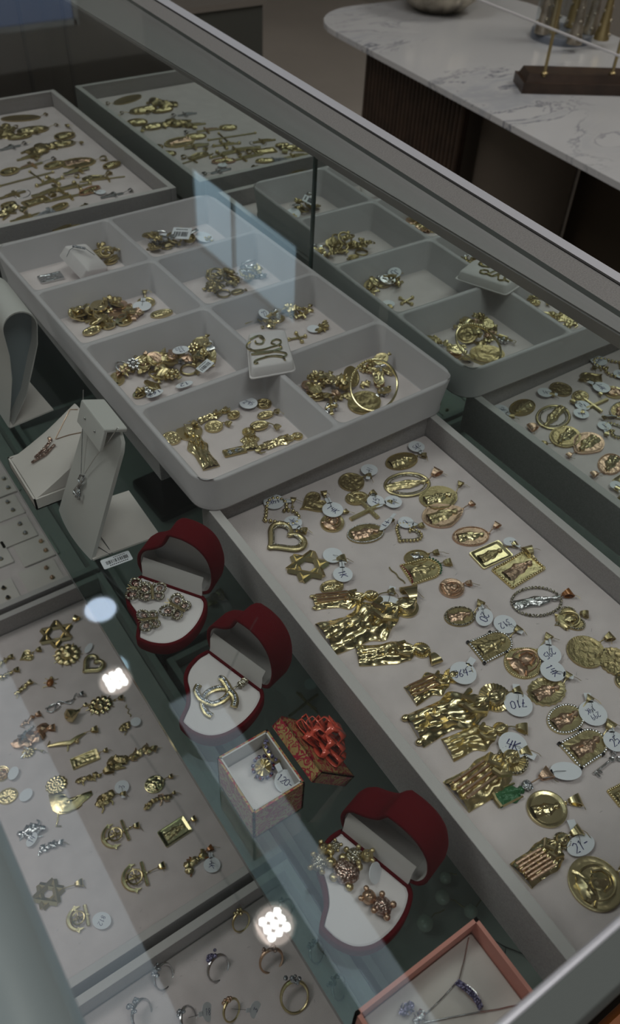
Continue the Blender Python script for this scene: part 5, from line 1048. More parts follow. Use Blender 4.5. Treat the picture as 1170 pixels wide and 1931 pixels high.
def heart_box(tip, hl, hr, lab, open_deg=90):
    z = HB; T = at(*tip, z); A = at(*hl, z); B = at(*hr, z); Mx = (A + B) / 2; hx = (B - A).normalized(); hx.z = 0
    h = (B - A).length / 2; L = (T - Mx).length * 0.995; rz = math.atan2(hx.y, hx.x)
    r = empty('heart_ring_box', (Mx.x, Mx.y, 0.0003), rz); tag(r, lab, 'jewellery box')
    pts = half_heart(h, L); ins = inset(pts, -0.0022) if False else None
    area2 = sum(pts[i - 1][0] * pts[i][1] - pts[i][0] * pts[i - 1][1] for i in range(len(pts))); s = 1 if area2 > 0 else -1
    inn = inset(pts, 0.0024 * s); low = inset(pts, 0.0030 * s); low2 = inset(pts, 0.0011 * s); n = len(pts)
    def shell(H):
        k = MB(); rows = [(inset(pts, 0.006 * s), 0.0), (low, 0.0006), (low2, 0.003), (pts, 0.0065), (pts, H - 0.0006), (inset(pts, 0.0006 * s), H), (inset(pts, 0.0018 * s), H), (inn, H - 0.0006), (inn, 0.0025)]
        vs = [(p[0], p[1], zz) for q, zz in rows for p in q]; k.add(vs, [(a * n + i, a * n + (i + 1) % n, (a + 1) * n + (i + 1) % n, (a + 1) * n + i) for a in range(len(rows) - 1) for i in range(n)] + [tuple(range(n))[::-1]]); return k
    base = shell(HB).build('base_shell', 'red_velvet', r, angle=60)
    ip = inset(pts, 0.0025 * s); k = MB(); vs = [(p[0], p[1], 0.002) for p in ip] + [(p[0], p[1], HB - 0.0014) for p in ip] + [(p[0] * 0.96, p[1] * 0.96 - 0.001, HB - 0.0009) for p in ip]
    k.add(vs, [(i, (i + 1) % n, n + (i + 1) % n, n + i) for i in range(n)] + [(n + i, n + (i + 1) % n, 2 * n + (i + 1) % n, 2 * n + i) for i in range(n)]); k.cap([(p[0] * 0.96, p[1] * 0.96 - 0.001) for p in ip], HB - 0.0009); k.build('foam_insert', 'white_foam', r, angle=60)
    # lid: the same shell swung up about the hinge
    LH = 0.021
    lid = shell(LH); k = MB(); k.f = lid.f; k.mi = lid.mi
    ang = math.radians(180 - open_deg)
    def swing(p):
        # closed lid lies over the base, opening downwards
        y, zz = p[1], LH - p[2]                     # rim at z = 0 (on the base rim), dome on top
        a = -math.radians(open_deg); y2 = y * math.cos(a) - zz * math.sin(a); z2 = y * math.sin(a) + zz * math.cos(a)
        return (p[0], y2, HB + z2)
    k.v = [swing(p) for p in lid.v]; lo = k.build('lid_shell', 'red_velvet', r, angle=60)
    k = MB(); ip = inset(pts, 0.0025 * s)
    vs = [swing((p[0], p[1], LH - 0.0012)) for p in ip] + [swing((p[0] * 0.95, p[1] * 0.97, 0.004)) for p in ip] 
    k.add(vs, [(i, (i + 1) % n, n + (i + 1) % n, n + i) for i in range(n)]); tt = tessellate_polygon([[Vector((p[0], p[1], 0)) for p in ip]]); k.add(vs[n:], [tuple(q) for q in tt]); k.build('satin_lining', 'satin', r, angle=50)
    # padded satin flap across the hinge
    k = MB(); w_ = h * 0.97; ys = [(0.000, HB - 0.0012), (0.0012, HB + 0.002), (0.0018, HB + 0.011), (0.0048, HB + 0.0145)]
    vs = [(x, -0.0015 + y, zz) for (y, zz) in ys for x in (-w_, 0, w_)]; k.add(vs, [(a * 3 + i, a * 3 + i + 1, (a + 1) * 3 + i + 1, (a + 1) * 3 + i) for a in range(3) for i in range(2)]); k.build('hinge_flap', 'satin', r)
    return r
heart_box((234, 1193), (268, 1083), (384, 1123), 'red velvet heart box of butterfly pendants, lid open, beside the necklace easel', 91)
heart_box((321, 1345), (396, 1224), (496, 1299), 'red velvet heart box showing a pendant of crossed stone arcs', 91)
heart_box((574, 1716), (646, 1562), (774, 1667), 'largest looking red velvet heart box holding small bears and a turtle', 91)
ZHB = HB - 0.0006
def butterfly(px, py, rot, lab, s=1.0, m='pink_pave', lift=0.001):
    p = at(px, py, ZHB); r = empty('butterfly_pendant', (p.x, p.y, ZHB + lift), rot, 0.12, 0.1); tag(r, lab, 'pendant'); r.scale = (s, s, s)
    for sx in (-1, 1):
        for (cx, cy, a, b, ro) in ((0.0042, 0.0024, 0.0040, 0.0032, 0.6), (0.0034, -0.0026, 0.0030, 0.0025, -0.5)):
            k = MB(); R = Matrix.Translation((sx * cx, cy, 0.001)) @ Matrix.Rotation(ro * sx, 4, 'Z'); k.X = R
            pts = [(a * math.cos(t), b * math.sin(t), 0) for t in [i * 2 * math.pi / 18 for i in range(18)]]; k.tube(pts, 0.0007, 5, closed=True)
            for q in pts[::1]: k.ball((q[0] * 1.05, q[1] * 1.05, 0.0005), 0.00055, 5, 4)
            k.build('wing', 'pave', r); k = MB(); k.X = R; k.ball((0, 0, 0), a * 0.55, 8, 5, sc=(1, 0.8, 0.4)); k.build('wing_stone', m, r)
    k = MB(); k.tube([(0, -0.005, 0.0018), (0, 0.004, 0.0018)], [0.0007, 0.001], 6); k.tube([(0, 0.004, 0.0018), (0.0015, 0.0065, 0.002)], 0.0003, 4); k.tube([(0, 0.004, 0.0018), (-0.0015, 0.0065, 0.002)], 0.0003, 4); k.build('body', 'gold', r)
butterfly(262, 1116, 0.9, 'stone butterfly pendant with a heart wing at the rim of its box', 1.2)
butterfly(288, 1122, -0.4, 'stone butterfly pendant in the middle of the upper heart box', 1.15, lift=0.002)
butterfly(333, 1150, 0.5, 'stone butterfly pendant nearest the lid end of the upper heart box', 1.3)
butterfly(282, 1173, 1.3, 'stone butterfly pendant near the point of the upper heart box', 1.15)
def arc_pendant():
    c = at(412, 1312, ZHB + 0.001); r = empty('interlocked_arc_pendant', c, 0); tag(r, 'gold pendant of two interlocked C arcs set with baguette stones', 'pendant')
    def P(x, y, z): return at(x, y, ZHB + z) - c
    A1 = [(375, 1292), (371, 1305), (374, 1316), (382, 1322), (384, 1334), (391, 1347), (401, 1351)]
    c1 = [(434, 1305), (429, 1298), (415, 1297), (400, 1301), (389, 1309), (383, 1320), (384, 1333), (391, 1345), (400, 1350)]
    c2 = [(375, 1292), (371, 1303), (377, 1315), (388, 1323), (401, 1327), (415, 1323), (427, 1315), (433, 1304), (428, 1291), (420, 1280), (414, 1278)]
    c3 = [(434, 1303), (441, 1310), (444, 1322), (441, 1333)]
    for j, cc in enumerate((c1, c2, c3)):
        Q = [P(x, y, 0.0012 + 0.0012 * j) for x, y in cc]; F_ = []
        for i in range(len(Q) - 1):
            p0, p1, p2, p3 = Q[max(i - 1, 0)], Q[i], Q[i + 1], Q[min(i + 2, len(Q) - 1)]
            for k_ in range(4): t = k_ / 4; F_.append(0.5 * (2 * p1 + (p2 - p0) * t + (2 * p0 - 5 * p1 + 4 * p2 - p3) * t * t + (3 * p1 - p0 - 3 * p2 + p3) * t ** 3))
        F_.append(Q[-1]); k = MB(); k.tube(F_, 0.0023, 8, flat=0.45); k.build('arc', 'gold', r)
        k = MB(); 
        for q in F_[1:-1]: k.box(q + Vector((0, 0, 0.0011)), (0.0013, 0.0013, 0.0009))
        k.build('baguette_stones', 'crystal', r, smooth=False)
    q = P(458, 1288, 0.003); k = MB(); k.tube([P(438, 1300, 0.001), q], 0.0006, 5); k.X = Matrix.Translation(q) @ Matrix.Rotation(0.2, 4, 'Z'); k.box((0, 0, 0), (0.006, 0.0035, 0.0035)); k.build('bail', 'pave', r, smooth=False)
arc_pendant()
def bear(px, py, rot, lab, s=1.0, m='gold', turtle=False, lift=0.0):
    p = at(px, py, ZHB); nm = 'turtle_charm' if turtle else 'bear_charm'; r = empty(nm, (p.x, p.y, ZHB + lift), rot, 0.1); tag(r, lab, 'charm'); r.scale = (s, s, s)
    if turtle:
        MB().ball((0, 0, 0.002), 0.0052, 16, 10, sc=(1, 1.1, 0.6), bumpy=0.15).build('shell', 'pink_pave', r)
        for sx, sy in ((1, 0.8), (-1, 0.8), (1, -0.8), (-1, -0.8)): MB().ball((sx * 0.0046, sy * 0.0046, 0.0015), 0.0019, 8, 6, sc=(1, 1, 0.7)).build('flipper', m, r)
        k = MB(); k.ball((0, 0.0072, 0.002), 0.0023, 10, 7); k.build('head', m, r); return
    MB().ball((0, -0.0035, 0.0035), 0.0043, 14, 10, sc=(1, 1.1, 0.8), bumpy=0.12).build('body', 'pink_pave' if m == 'rose' else 'pave', r)
    k = MB(); k.ball((0, 0.0035, 0.004), 0.0034, 12, 9, bumpy=0.1); k.ball((0, 0.0035, 0.0068), 0.0012, 7, 5); k.build('head', m, r)
    for s2 in (-1, 1):
        MB().ball((s2 * 0.0026, 0.0064, 0.0045), 0.0014, 8, 6, sc=(1, 1, 0.7)).build('ear', m, r)
        MB().ball((s2 * 0.0042, -0.001, 0.005), 0.0015, 8, 6).build('arm', m, r); MB().ball((s2 * 0.0032, -0.0075, 0.004), 0.0017, 8, 6).build('foot', m, r)
    k = MB(); k.ball((-0.0011, 0.0042, 0.0072), 0.0004, 6, 4); k.ball((0.0011, 0.0042, 0.0072), 0.0004, 6, 4); k.build('eyes', 'black', r)
bear(606, 1618, -0.95, 'stone set gold bear lying at the left rim of the lowest heart box', 1.0, 'gold')
bear(627, 1608, 1.9, 'small gold bear head charm beside the upper bear', 0.62, 'gold', lift=0.002)
bear(652, 1648, 0.5, 'turtle charm with a pink stone shell between the bears', 1.25, 'gold', turtle=True, lift=0.001)
bear(680, 1622, -2.2, 'gold bear charm nearest the lid of the lowest heart box', 0.98, 'gold', lift=0.002)
bear(706, 1705, 0.45, 'rose gold bear with dark eyes nearest the rounded rim', 1.1, 'rose')
loose_tag(708, 1646, ZHB + 0.004, '', 60, 'folded clear label beside the bear charms', r=0.006, tilt=(0.9, 0.4))

# ------------------------------------------------------------------ gift box with bow lid
def gift_box():
    x0, x1, y0, y1, h = -0.0201, 0.0125, -0.2108, -0.1722, 0.030; cx, cy = (x0 + x1) / 2, (y0 + y1) / 2; a, b = (x1 - x0) / 2, (y1 - y0) / 2; t = 0.0012
    r = empty('gift_box', (cx, cy, 0.0003)); tag(r, 'small open gift box in gold paper with red scrolls, white inside', 'gift box')
    k = MB()
    for c, d in (((-a + t / 2, 0, h / 2), (t, 2 * b, h)), ((a - t / 2, 0, h / 2), (t, 2 * b, h)), ((0, -b + t / 2, h / 2), (2 * a, t, h)), ((0, b - t / 2, h / 2), (2 * a, t, h)), ((0, 0, 0.0006), (2 * a, 2 * b, 0.0012))): k.box(c, d)
    k.build('box_wall', 'gift', r, smooth=False)
    k = MB()
    for c, d in (((-a + t * 1.4, 0, h / 2 + 0.001), (t * 0.7, 2 * b - 2 * t, h - 0.001)), ((a - t * 1.4, 0, h / 2 + 0.001), (t * 0.7, 2 * b - 2 * t, h - 0.001)), ((0, -b + t * 1.4, h / 2 + 0.001), (2 * a - 2 * t, t * 0.7, h - 0.001)), ((0, b - t * 1.4, h / 2 + 0.001), (2 * a - 2 * t, t * 0.7, h - 0.001))): k.box(c, d)
    k.build('white_liner', 'satin', r, smooth=False)
    k = MB(); k.prism(rrect(-a + 2 * t, -b + 2 * t, a - 2 * t, b - 2 * t, 0.002, 3), 0.012, 0.0185, bev=0.001); k.build('foam_insert', 'white_foam', r)
    # lid leaning on the far side of the box
    lr = empty('bow_topped_cover', (0.0330, -0.1905, 0.0126), 0.0, 0.0, math.radians(52)); tag(lr, 'gold and red gift box lid with an orange bow, leaning on its box', 'box cover')
    A, B, H = 0.0205, 0.0205, 0.0085; k = MB()
    # local frame: top face looks up (+z), then tipped towards +x
    k.box((0, 0, H / 2 - 0.0006), (2 * A, 2 * B, 0.0012))
    for c, d in (((-A + 0.0006, 0, 0), (0.0012, 2 * B, H)), ((A - 0.0006, 0, 0), (0.0012, 2 * B, H)), ((0, -B + 0.0006, 0), (2 * A, 0.0012, H)), ((0, B - 0.0006, 0), (2 * A, 0.0012, H))): k.box(c, d)
    k.build('lid_shell', 'gift', lr, smooth=False)
    bw = empty('bow', (0.001, 0.002, H / 2)); bw.parent = lr
    random.seed(4)
    for layer, (n, R, hh) in enumerate(((8, 0.0185, 0.004), (7, 0.014, 0.008), (5, 0.009, 0.012))):
        for i in range(n):
            an = 2 * math.pi * (i + 0.4 * layer) / n; k = MB(); vs = []; fs = []; m_ = 10; W = 0.0042
            for j in range(m_ + 1):
                t_ = j / m_; u = R * math.sin(math.pi * t_) ** 0.8 * (1 if t_ < 2 else 1); zz = hh * 0.5 + hh * 0.75 * math.cos(math.pi * t_) * 0.5 + 0.002 * layer + (0.003 if t_ < 0.5 else 0) * math.sin(math.pi * t_)
                wv = W * (1 - 0.75 * math.sin(math.pi * t_) ** 6) ; tw = 0.35 * math.sin(math.pi * t_)
                for s_ in (-1, 1): vs.append((u, s_ * wv, zz + s_ * tw * 0.002))
            for j in range(m_): fs.append((2 * j, 2 * j + 1, 2 * j + 3, 2 * j + 2))
            k.X = Matrix.Rotation(an, 4, 'Z'); k.add(vs, fs); o = k.build('ribbon_loop', 'ribbon', bw, angle=80)
            sm = o.modifiers.new('thickness', 'SOLIDIFY'); sm.thickness = 0.0003
    k = MB(); k.tube([(0.002 * math.cos(t_) * (1 + t_ * 0.12), 0.002 * math.sin(t_) * (1 + t_ * 0.12), 0.012 + 0.0004 * t_) for t_ in [i * 0.6 for i in range(14)]], 0.0011, 6); k.build('ribbon_heart', 'ribbon', bw)
gift_box()
ZG_ = 0.0188
def floral_ring(px, py, lab, s=1.0):
    p = at(px, py, ZG_ + 0.004); r = empty('flower_ring', p, 0.4, 0.5, -0.2); tag(r, lab, 'ring')
    k = MB(); k.relief(ell(0.0046, 0.0046, 30), lambda x, y, q: 0.001 + 0.0004 * math.cos(12 * math.atan2(y, x)), 6); k.build('dial', 'gold', r)
    k = MB()
    for i in range(12): a = i * math.pi / 6; k.ball((0.0060 * math.cos(a), 0.0060 * math.sin(a), 0.0008), 0.0012, 7, 5)
    k.build('stone_rim', 'lilac', r); k = MB()
    for i in range(6): a = i * math.pi / 3 + 0.3; k.ball((0.0062 * math.cos(a), 0.0062 * math.sin(a), 0.0014), 0.0009, 7, 5)
    k.build('red_stones', 'ruby', r); k = MB(); k.tube([(0.008 * math.cos(a), 0.0, -0.004 + 0.008 * math.sin(a) - 0.003) for a in [i * 0.35 for i in range(19)]], 0.0007, 6, closed=True); k.build('band', 'gold_smooth', r)
    l = r.matrix_basis @ Vector((0.006, -0.002, 0.001))
    return r, l
r1, l1 = floral_ring(496, 1447, 'flower ring with lilac and red stones inside the gift box')
price_tag(r1, 538, 1473, ZG_, '120-', -30, r=0.0062, link=l1, oval=1.0)
p = at(513, 1418, ZG_ + 0.006); r = empty('flower_ring', p, 1.2, 0.9, 0.3); tag(r, 'gold ring standing behind the flower ring in the gift box', 'ring')
k = MB(); k.tube([(0.0065 * math.cos(a), 0.0065 * math.sin(a), 0) for a in [i * 0.3142 for i in range(20)]], 0.0012, 6, closed=True); k.build('band', 'gold', r)
k = MB(); [k.ball((0.0068 * math.cos(a), 0.0068 * math.sin(a), 0.001), 0.0012, 6, 5) for a in [i * 0.45 for i in range(8)]]; k.build('stones', 'lilac', r)

# ------------------------------------------------------------------ pink box
def pink_box():
    x0, x1, y0, y1, h = -0.062, 0.0440, -0.360, -0.3136, 0.030; cx, cy = (x0 + x1) / 2, (y0 + y1) / 2; a, b = (x1 - x0) / 2, (y1 - y0) / 2; t = 0.0020
    x0 = -0.0295; cx = (x0 + x1) / 2; a = (x1 - x0) / 2
    r = empty('pink_jewellery_box', (cx, cy, 0.0003)); tag(r, 'open pink card box with a white pad beside the end rail', 'jewellery box')
    k = MB()
    for c, d in (((-a + t / 2, 0, h / 2), (t, 2 * b, h)), ((a - t / 2, 0, h / 2), (t, 2 * b, h)), ((0, -b + t / 2, h / 2), (2 * a, t, h)), ((0, b - t / 2, h / 2), (2 * a, t, h)), ((0, 0, 0.0006), (2 * a, 2 * b, 0.0012))): k.box(c, d)
    o = k.build('box_wall', 'pink_card', r, smooth=False)
    k = MB(); k.prism(rrect(-a + t + 0.0003, -b + t + 0.0003, a - t - 0.0003, b - t - 0.0003, 0.001, 2), 0.0012, 0.0175, bev=0.0008); k.build('pad', 'cream', r)
    z = 0.0185; n = empty('stone_bar_necklace', at(880, 1865, z)); tag(n, 'silver chain necklace with a curved bar of lilac stones in the pink box', 'necklace')
    O = n.location
    k = MB(); k.tube([at(885, 1768, z) - O, at(876, 1810, z) - O, at(866, 1849, z + 0.0005) - O], 0.0003, 5); k.tube([at(862, 1851, z) - O, at(836, 1880, z) - O, at(800, 1915, z) - O], 0.00035, 5); k.tube([at(905, 1908, z) - O, at(940, 1903, z) - O, at(985, 1893, z) - O], 0.0003, 5); k.tube([at(905, 1908, z) - O, at(850, 1918, z) - O, at(800, 1928, z) - O], 0.00035, 5); k.build('chain', 'silver', n)
    Q = [(863, 1852), (872, 1858), (884, 1867), (895, 1878), (903, 1890), (909, 1905)]; k = MB(); k.tube([at(x, y, z + 0.001) - O for x, y in Q], [0.0008, 0.0018, 0.0024, 0.0024, 0.0018, 0.0008], 8, flat=0.6); k.build('bar', 'silver', n)
    k = MB(); random.seed(9)
    for i in range(len(Q) - 1):
        for j in range(3):
            for s_ in (-1, 0, 1): x = Q[i][0] + (Q[i + 1][0] - Q[i][0]) * j / 3 + s_ * 3; y = Q[i][1] + (Q[i + 1][1] - Q[i][1]) * j / 3 - s_ * 3; k.ball(at(x, y, z + 0.0030) - O, 0.0007, 6, 4)
    k.build('stones', 'lilac', n)
    for (px, py, lab) in ((765, 1905, 'lilac stone bead charm by the pink box rim'), (790, 1922, 'silver stone set knot at the foot of the pink box')):
        e = charm((px - 10, py + 8), (px + 10, py - 8), 'cluster', lab, m='lilac' if px < 780 else 'silver', z=z, wr=0.8)
pink_box()

# ------------------------------------------------------------------ necklace displays on the glass shelf
def easel():
    B0 = Vector((-0.0126, 0.0264, 0.0004)); tilt = Vector((0.0421, 0, 0.0990)); L = 0.104; u = tilt.normalized()
    r = empty('necklace_easel', (-0.012, 0.056, 0.0004)); tag(r, 'pale leatherette necklace easel with a folded top block, holding a silver chain', 'necklace stand'); O = r.location
    nrm = Vector((-u.z, 0, u.x)); k = MB(); nu, nv = 12, 16; vs = []; fs = []
    def hw(v): return 0.0302 * (1 - 0.12 * v) if v < 0.88 else 0.0302 * 0.894 * math.sqrt(max(0.25, 1 - ((v - 0.88) / 0.14) ** 2))
    def surf(s, v, off=0.0): return Vector((-0.0126, 0.0565, 0.0004)) + u * (L * v) + Vector((0, 1, 0)) * (s * hw(v)) + nrm * (0.0065 * (1 - s * s) * (0.5 + 0.5 * math.sin(math.pi * min(v, 0.95))) + off)
    for j in range(nv + 1):
        for i in range(nu + 1): vs.append(surf(-1 + 2 * i / nu, j / nv) - O)
    m_ = len(vs)
    for j in range(nv + 1):
        for i in range(nu + 1): vs.append(surf(-1 + 2 * i / nu, j / nv, -0.0028) - O)
    for j in range(nv):
        for i in range(nu): a = j * (nu + 1) + i; fs += [(a, a + 1, a + nu + 2, a + nu + 1), (m_ + a + nu + 1, m_ + a + nu + 2, m_ + a + 1, m_ + a)]
    for i in range(nu): fs.append((i, m_ + i, m_ + i + 1, i + 1)); a = nv * (nu + 1) + i; fs.append((a, a + 1, m_ + a + 1, m_ + a))
    for j in range(nv): a = j * (nu + 1); fs.append((a, a + nu + 1, m_ + a + nu + 1, m_ + a)); b = a + nu; fs.append((b, m_ + b, m_ + b + nu + 1, b + nu + 1))
    k.add(vs, fs); k.build('front_panel', 'leather', r, angle=50)
    k = MB(); k.X = Matrix.Translation(Vector((0.0165, 0.0505, 0.0010)) - O); k.prism([(-0.028, -0.0255), (0.0235, -0.0290), (0.0245, 0.0265), (-0.028, 0.031)], -0.0006, 0.0010); k.build('base_plate', 'cream', r, smooth=False)
    k = MB(); c = surf(0, 0.93, -0.001) - O; k.X = Matrix.Translation(c + Vector((0.001, -0.003, 0.0075))) @ Matrix.Rotation(math.radians(20), 4, 'Y'); k.prism(rrect(-0.0085, -0.0190, 0.0085, 0.0190, 0.0012, 3), 0.0, 0.0022, bev=0.0006)
    k.prism(rrect(-0.0085, -0.0190, -0.0055, 0.0190, 0.001, 3), -0.0150, 0.0004, bev=0.0004); o = k.build('top_block', 'leather', r, angle=40)
    k = MB(); 
    for yy in (-0.008, 0.008): k.ball(c + Vector((0.001, -0.003, 0.0075)) + Matrix.Rotation(math.radians(20), 3, 'Y') @ Vector((-0.0087, yy, -0.006)), 0.0010, 8, 6)
    k.build('snap_stud', 'alu_dull', r)
    n = empty('infinity_necklace', at_plane(148, 905, (-0.0126, 0, 0), nrm)); tag(n, 'silver chain with an infinity twist pendant hanging on the leatherette easel', 'necklace'); P0 = Vector((-0.0126, 0.0565, 0.0004)) + nrm * 0.0085
    def Q(x, y): return at_plane(x, y, P0, nrm) - n.location
    k = MB(); k.tube([Q(157, 735), Q(156, 800), Q(153, 893)], 0.00035, 5); k.tube([Q(222, 806), Q(205, 832), Q(180, 862), Q(160, 893)], 0.00035, 5); k.build('chain', 'silver', n)
    k = MB()
    k.tube([Q(x, y) for x, y in ((152, 896), (148, 904), (151, 912), (157, 906), (158, 898))], 0.0009, 6, closed=True); k.tube([Q(x, y) for x, y in ((152, 911), (146, 918), (140, 925), (144, 935), (149, 941), (152, 930), (148, 920), (156, 911))], 0.0010, 6); k.build('infinity_pendant', 'silver', n)
    k = MB(); [k.ball(Q(x, y), 0.0011, 6, 5) for x, y in ((140, 930), (144, 936), (148, 940), (150, 934), (147, 927))]; k.build('stones', 'crystal', n)
    t = MB(); th = empty('swing_tag', at(220, 1056, 0.0012)); tag(th, 'white barcode label on a thread lying beside the upper heart box', 'tag')
    hd = direction_z(None, 220, 1056, 20, 0.0012); th.rotation_euler = (0, 0, hd); t.prism(rrect(-0.0108, -0.0048, 0.0108, 0.0048, 0.0012, 3), -0.0002, 0.0002); t.build('label', 'tag', th, smooth=False)
    k = MB(); random.seed(7); x = -0.0075
    while x < 0.0085: w_ = random.choice((0.0002, 0.0004, 0.0006)); k.box((x, 0.0, 0.00028), (w_, 0.0034, 0.0001)); x += w_ + random.choice((0.0003, 0.0005))
    for i in range(10): k.box((-0.0055 + i * 0.0014, -0.0032, 0.00028), (0.0009, 0.0009, 0.0001))
    for i in range(7): k.box((-0.001 + i * 0.0013, 0.0032, 0.00028), (0.0008, 0.0006, 0.0001))
    k.build('barcode', 'print', th, smooth=False)
    R_ = Matrix.Rotation(-hd, 3, 'Z'); k = MB(); k.tube([R_ @ (at(x, y, zz) - th.location) for x, y, zz in ((212, 1044, 0.0014), (190, 1012, 0.0035), (176, 990, 0.006), (184, 1030, 0.003), (208, 1046, 0.0016))], 0.0003, 4); k.build('thread', 'thread', th)
easel()
def roll_stand():
    Y0, Y1 = 0.2005, 0.262; r = empty('roll_top_stand', (0.0, 0.23, 0.0004)); tag(r, 'grey white roll topped pendant stand cut by the picture edge', 'necklace stand'); O = r.location
    prof = [(-0.0107, 0.0004), (-0.005, 0.020), (0.0015, 0.045), (0.0045, 0.068), (0.0046, 0.088)]
    cx, cz, R = 0.0182, 0.0888, 0.0136
    prof += [(cx + R * math.cos(a), cz + R * 1.02 * math.sin(a)) for a in [math.pi - 0.05 - i * (math.pi + 0.15) / 12 for i in range(13)]]
    prof += [(0.0285, 0.070), (0.0205, 0.050), (0.0095, 0.025), (-0.0075, 0.0006)]
    n = len(prof); c2 = (0.010, 0.055)
    def off(p, d): 
        q = Vector((c2[0] - p[0], c2[1] - p[1])); q.normalize(); return (p[0] + q.x * d, p[1] + q.y * d)
    k = MB(); vs = []
    for y in (Y0, Y1):
        for p in prof: vs.append(Vector((p[0], y, p[1])) - O)
        for p in prof: q = off(p, 0.0012); vs.append(Vector((q[0], y, max(q[1], 0.0006))) - O)
    fs = []
    for i in range(n - 1): fs += [(i, i + 1, 2 * n + i + 1, 2 * n + i), (n + i + 1, n + i, 3 * n + i, 3 * n + i + 1), (i + 1, i, n + i, n + i + 1), (2 * n + i, 2 * n + i + 1, 3 * n + i + 1, 3 * n + i)]
    k.add(vs, fs); k.build('rolled_panel', 'leather', r, angle=50)
    k = MB(); vs = [Vector((q[0], Y0 + 0.012, max(q[1], 0.0008))) - O for q in [off(p, 0.0012) for p in prof]]; k.add(vs, [tuple(range(n))]); k.add([v + Vector((0, 0.001, 0)) for v in vs], [tuple(range(n))[::-1]]); k.build('end_card', 'leather_in', r, smooth=False)
    k = MB(); k.X = Matrix.Translation(Vector((0, 0, 0.0008)) - O); k.prism([(-0.010, Y0 - 0.001), (0.030, Y0 + 0.0035), (0.0265, Y1 - 0.002), (-0.010, Y1)], -0.0004, 0.0010); k.build('base_plate', 'cream', r, smooth=False)
roll_stand()
def cushion_display():
    x0, x1, y0, y1 = -0.0268, 0.0330, 0.0950, 0.1520; cx, cy = (x0 + x1) / 2, (y0 + y1) / 2; a, b = (x1 - x0) / 2, (y1 - y0) / 2
    r = empty('cushion_necklace_box', (cx, cy, 0.0004)); tag(r, 'white box with a sloping cream cushion holding a rose gold bar necklace', 'jewellery box')
    k = MB(); t = 0.0014; h = 0.0105
    for c, d in (((-a + t / 2, 0, h / 2), (t, 2 * b, h)), ((a - t / 2, 0, h / 2), (t, 2 * b, h)), ((0, -b + t / 2, h / 2), (2 * a, t, h)), ((0, b - t / 2, h / 2), (2 * a, t, h)), ((0, 0, 0.0006), (2 * a, 2 * b, 0.0012))): k.box(c, d)
    k.build('box_wall', 'cream', r, smooth=False)
    k = MB(); n = 14; vs = []; fs = []; A, B = a - t - 0.0004, b - t - 0.0004
    def hz(s, q): return 0.0095 + 0.039 * ((s + 1) / 2) ** 1.1 * (1 - 0.22 * abs(q) ** 5) + 0.002 * (1 - q * q)
    for j in range(n + 1):
        for i in range(n + 1): s = -1 + 2 * i / n; q = -1 + 2 * j / n; e = 0.0 if abs(q) < 0.99 else 0.0; vs.append((s * A, q * B * (1 - 0.10 * ((s + 1) / 2) * abs(q) ** 2), hz(s, q)))
    m_ = len(vs)
    for j in range(n + 1):
        for i in range(n + 1): s = -1 + 2 * i / n; q = -1 + 2 * j / n; vs.append((s * A, q * B, 0.002))
    N1 = n + 1
    for j in range(n):
        for i in range(n): c = j * N1 + i; fs.append((c, c + 1, c + N1 + 1, c + N1))
    for i in range(n): fs.append((i, m_ + i, m_ + i + 1, i + 1)); c = n * N1 + i; fs.append((c, c + 1, m_ + c + 1, m_ + c))
    for j in range(n): c = j * N1; fs.append((c, c + N1, m_ + c + N1, m_ + c)); c += n; fs.append((c, m_ + c, m_ + c + N1, c + N1))
    k.add(vs, fs); k.build('sloping_cushion', 'cream', r, angle=50)
    def onc(px, py, e=0.0):
        zz = 0.025
        for _ in range(40):
            p = at(px, py, zz + e); s_ = max(-1, min(1, (p.x - cx) / A)); q_ = max(-1, min(1, (p.y - cy) / B)); zz = 0.6 * zz + 0.4 * (hz(s_, q_) + 0.0010)
        return at(px, py, zz + e)
    nn = empty('bar_necklace', onc(75, 855)); tag(nn, 'rose gold chain with a two bar stone pendant lying on the sloping cushion', 'necklace')
    def Q(x, y, e=0.0): return onc(x, y, e) - nn.location
    k = MB(); k.tube([Q(146, 772), Q(132, 772), Q(118, 800), Q(104, 828)], 0.0003, 5); k.tube([Q(155, 815), Q(130, 820), Q(106, 828)], 0.0003, 5); k.build('chain', 'rose', nn)
    for q in (((97, 828), (84, 848), (66, 862)), ((103, 838), (86, 856), (60, 872))):
        k = MB(); k.tube([Q(x, y, 0.001) for x, y in q], [0.0010, 0.0014, 0.0010], 6); [k.ball(Q(q[0][0] + (q[2][0] - q[0][0]) * i / 8, q[0][1] + (q[2][1] - q[0][1]) * i / 8, 0.0022), 0.0007, 6, 4) for i in range(9)]; k.build('stone_bar', 'pink_pave', nn)
    k = MB(); k.ball(Q(94, 828, 0.001), 0.0018, 8, 6, bumpy=0.4); k.build('bail', 'rose', nn)
cushion_display()

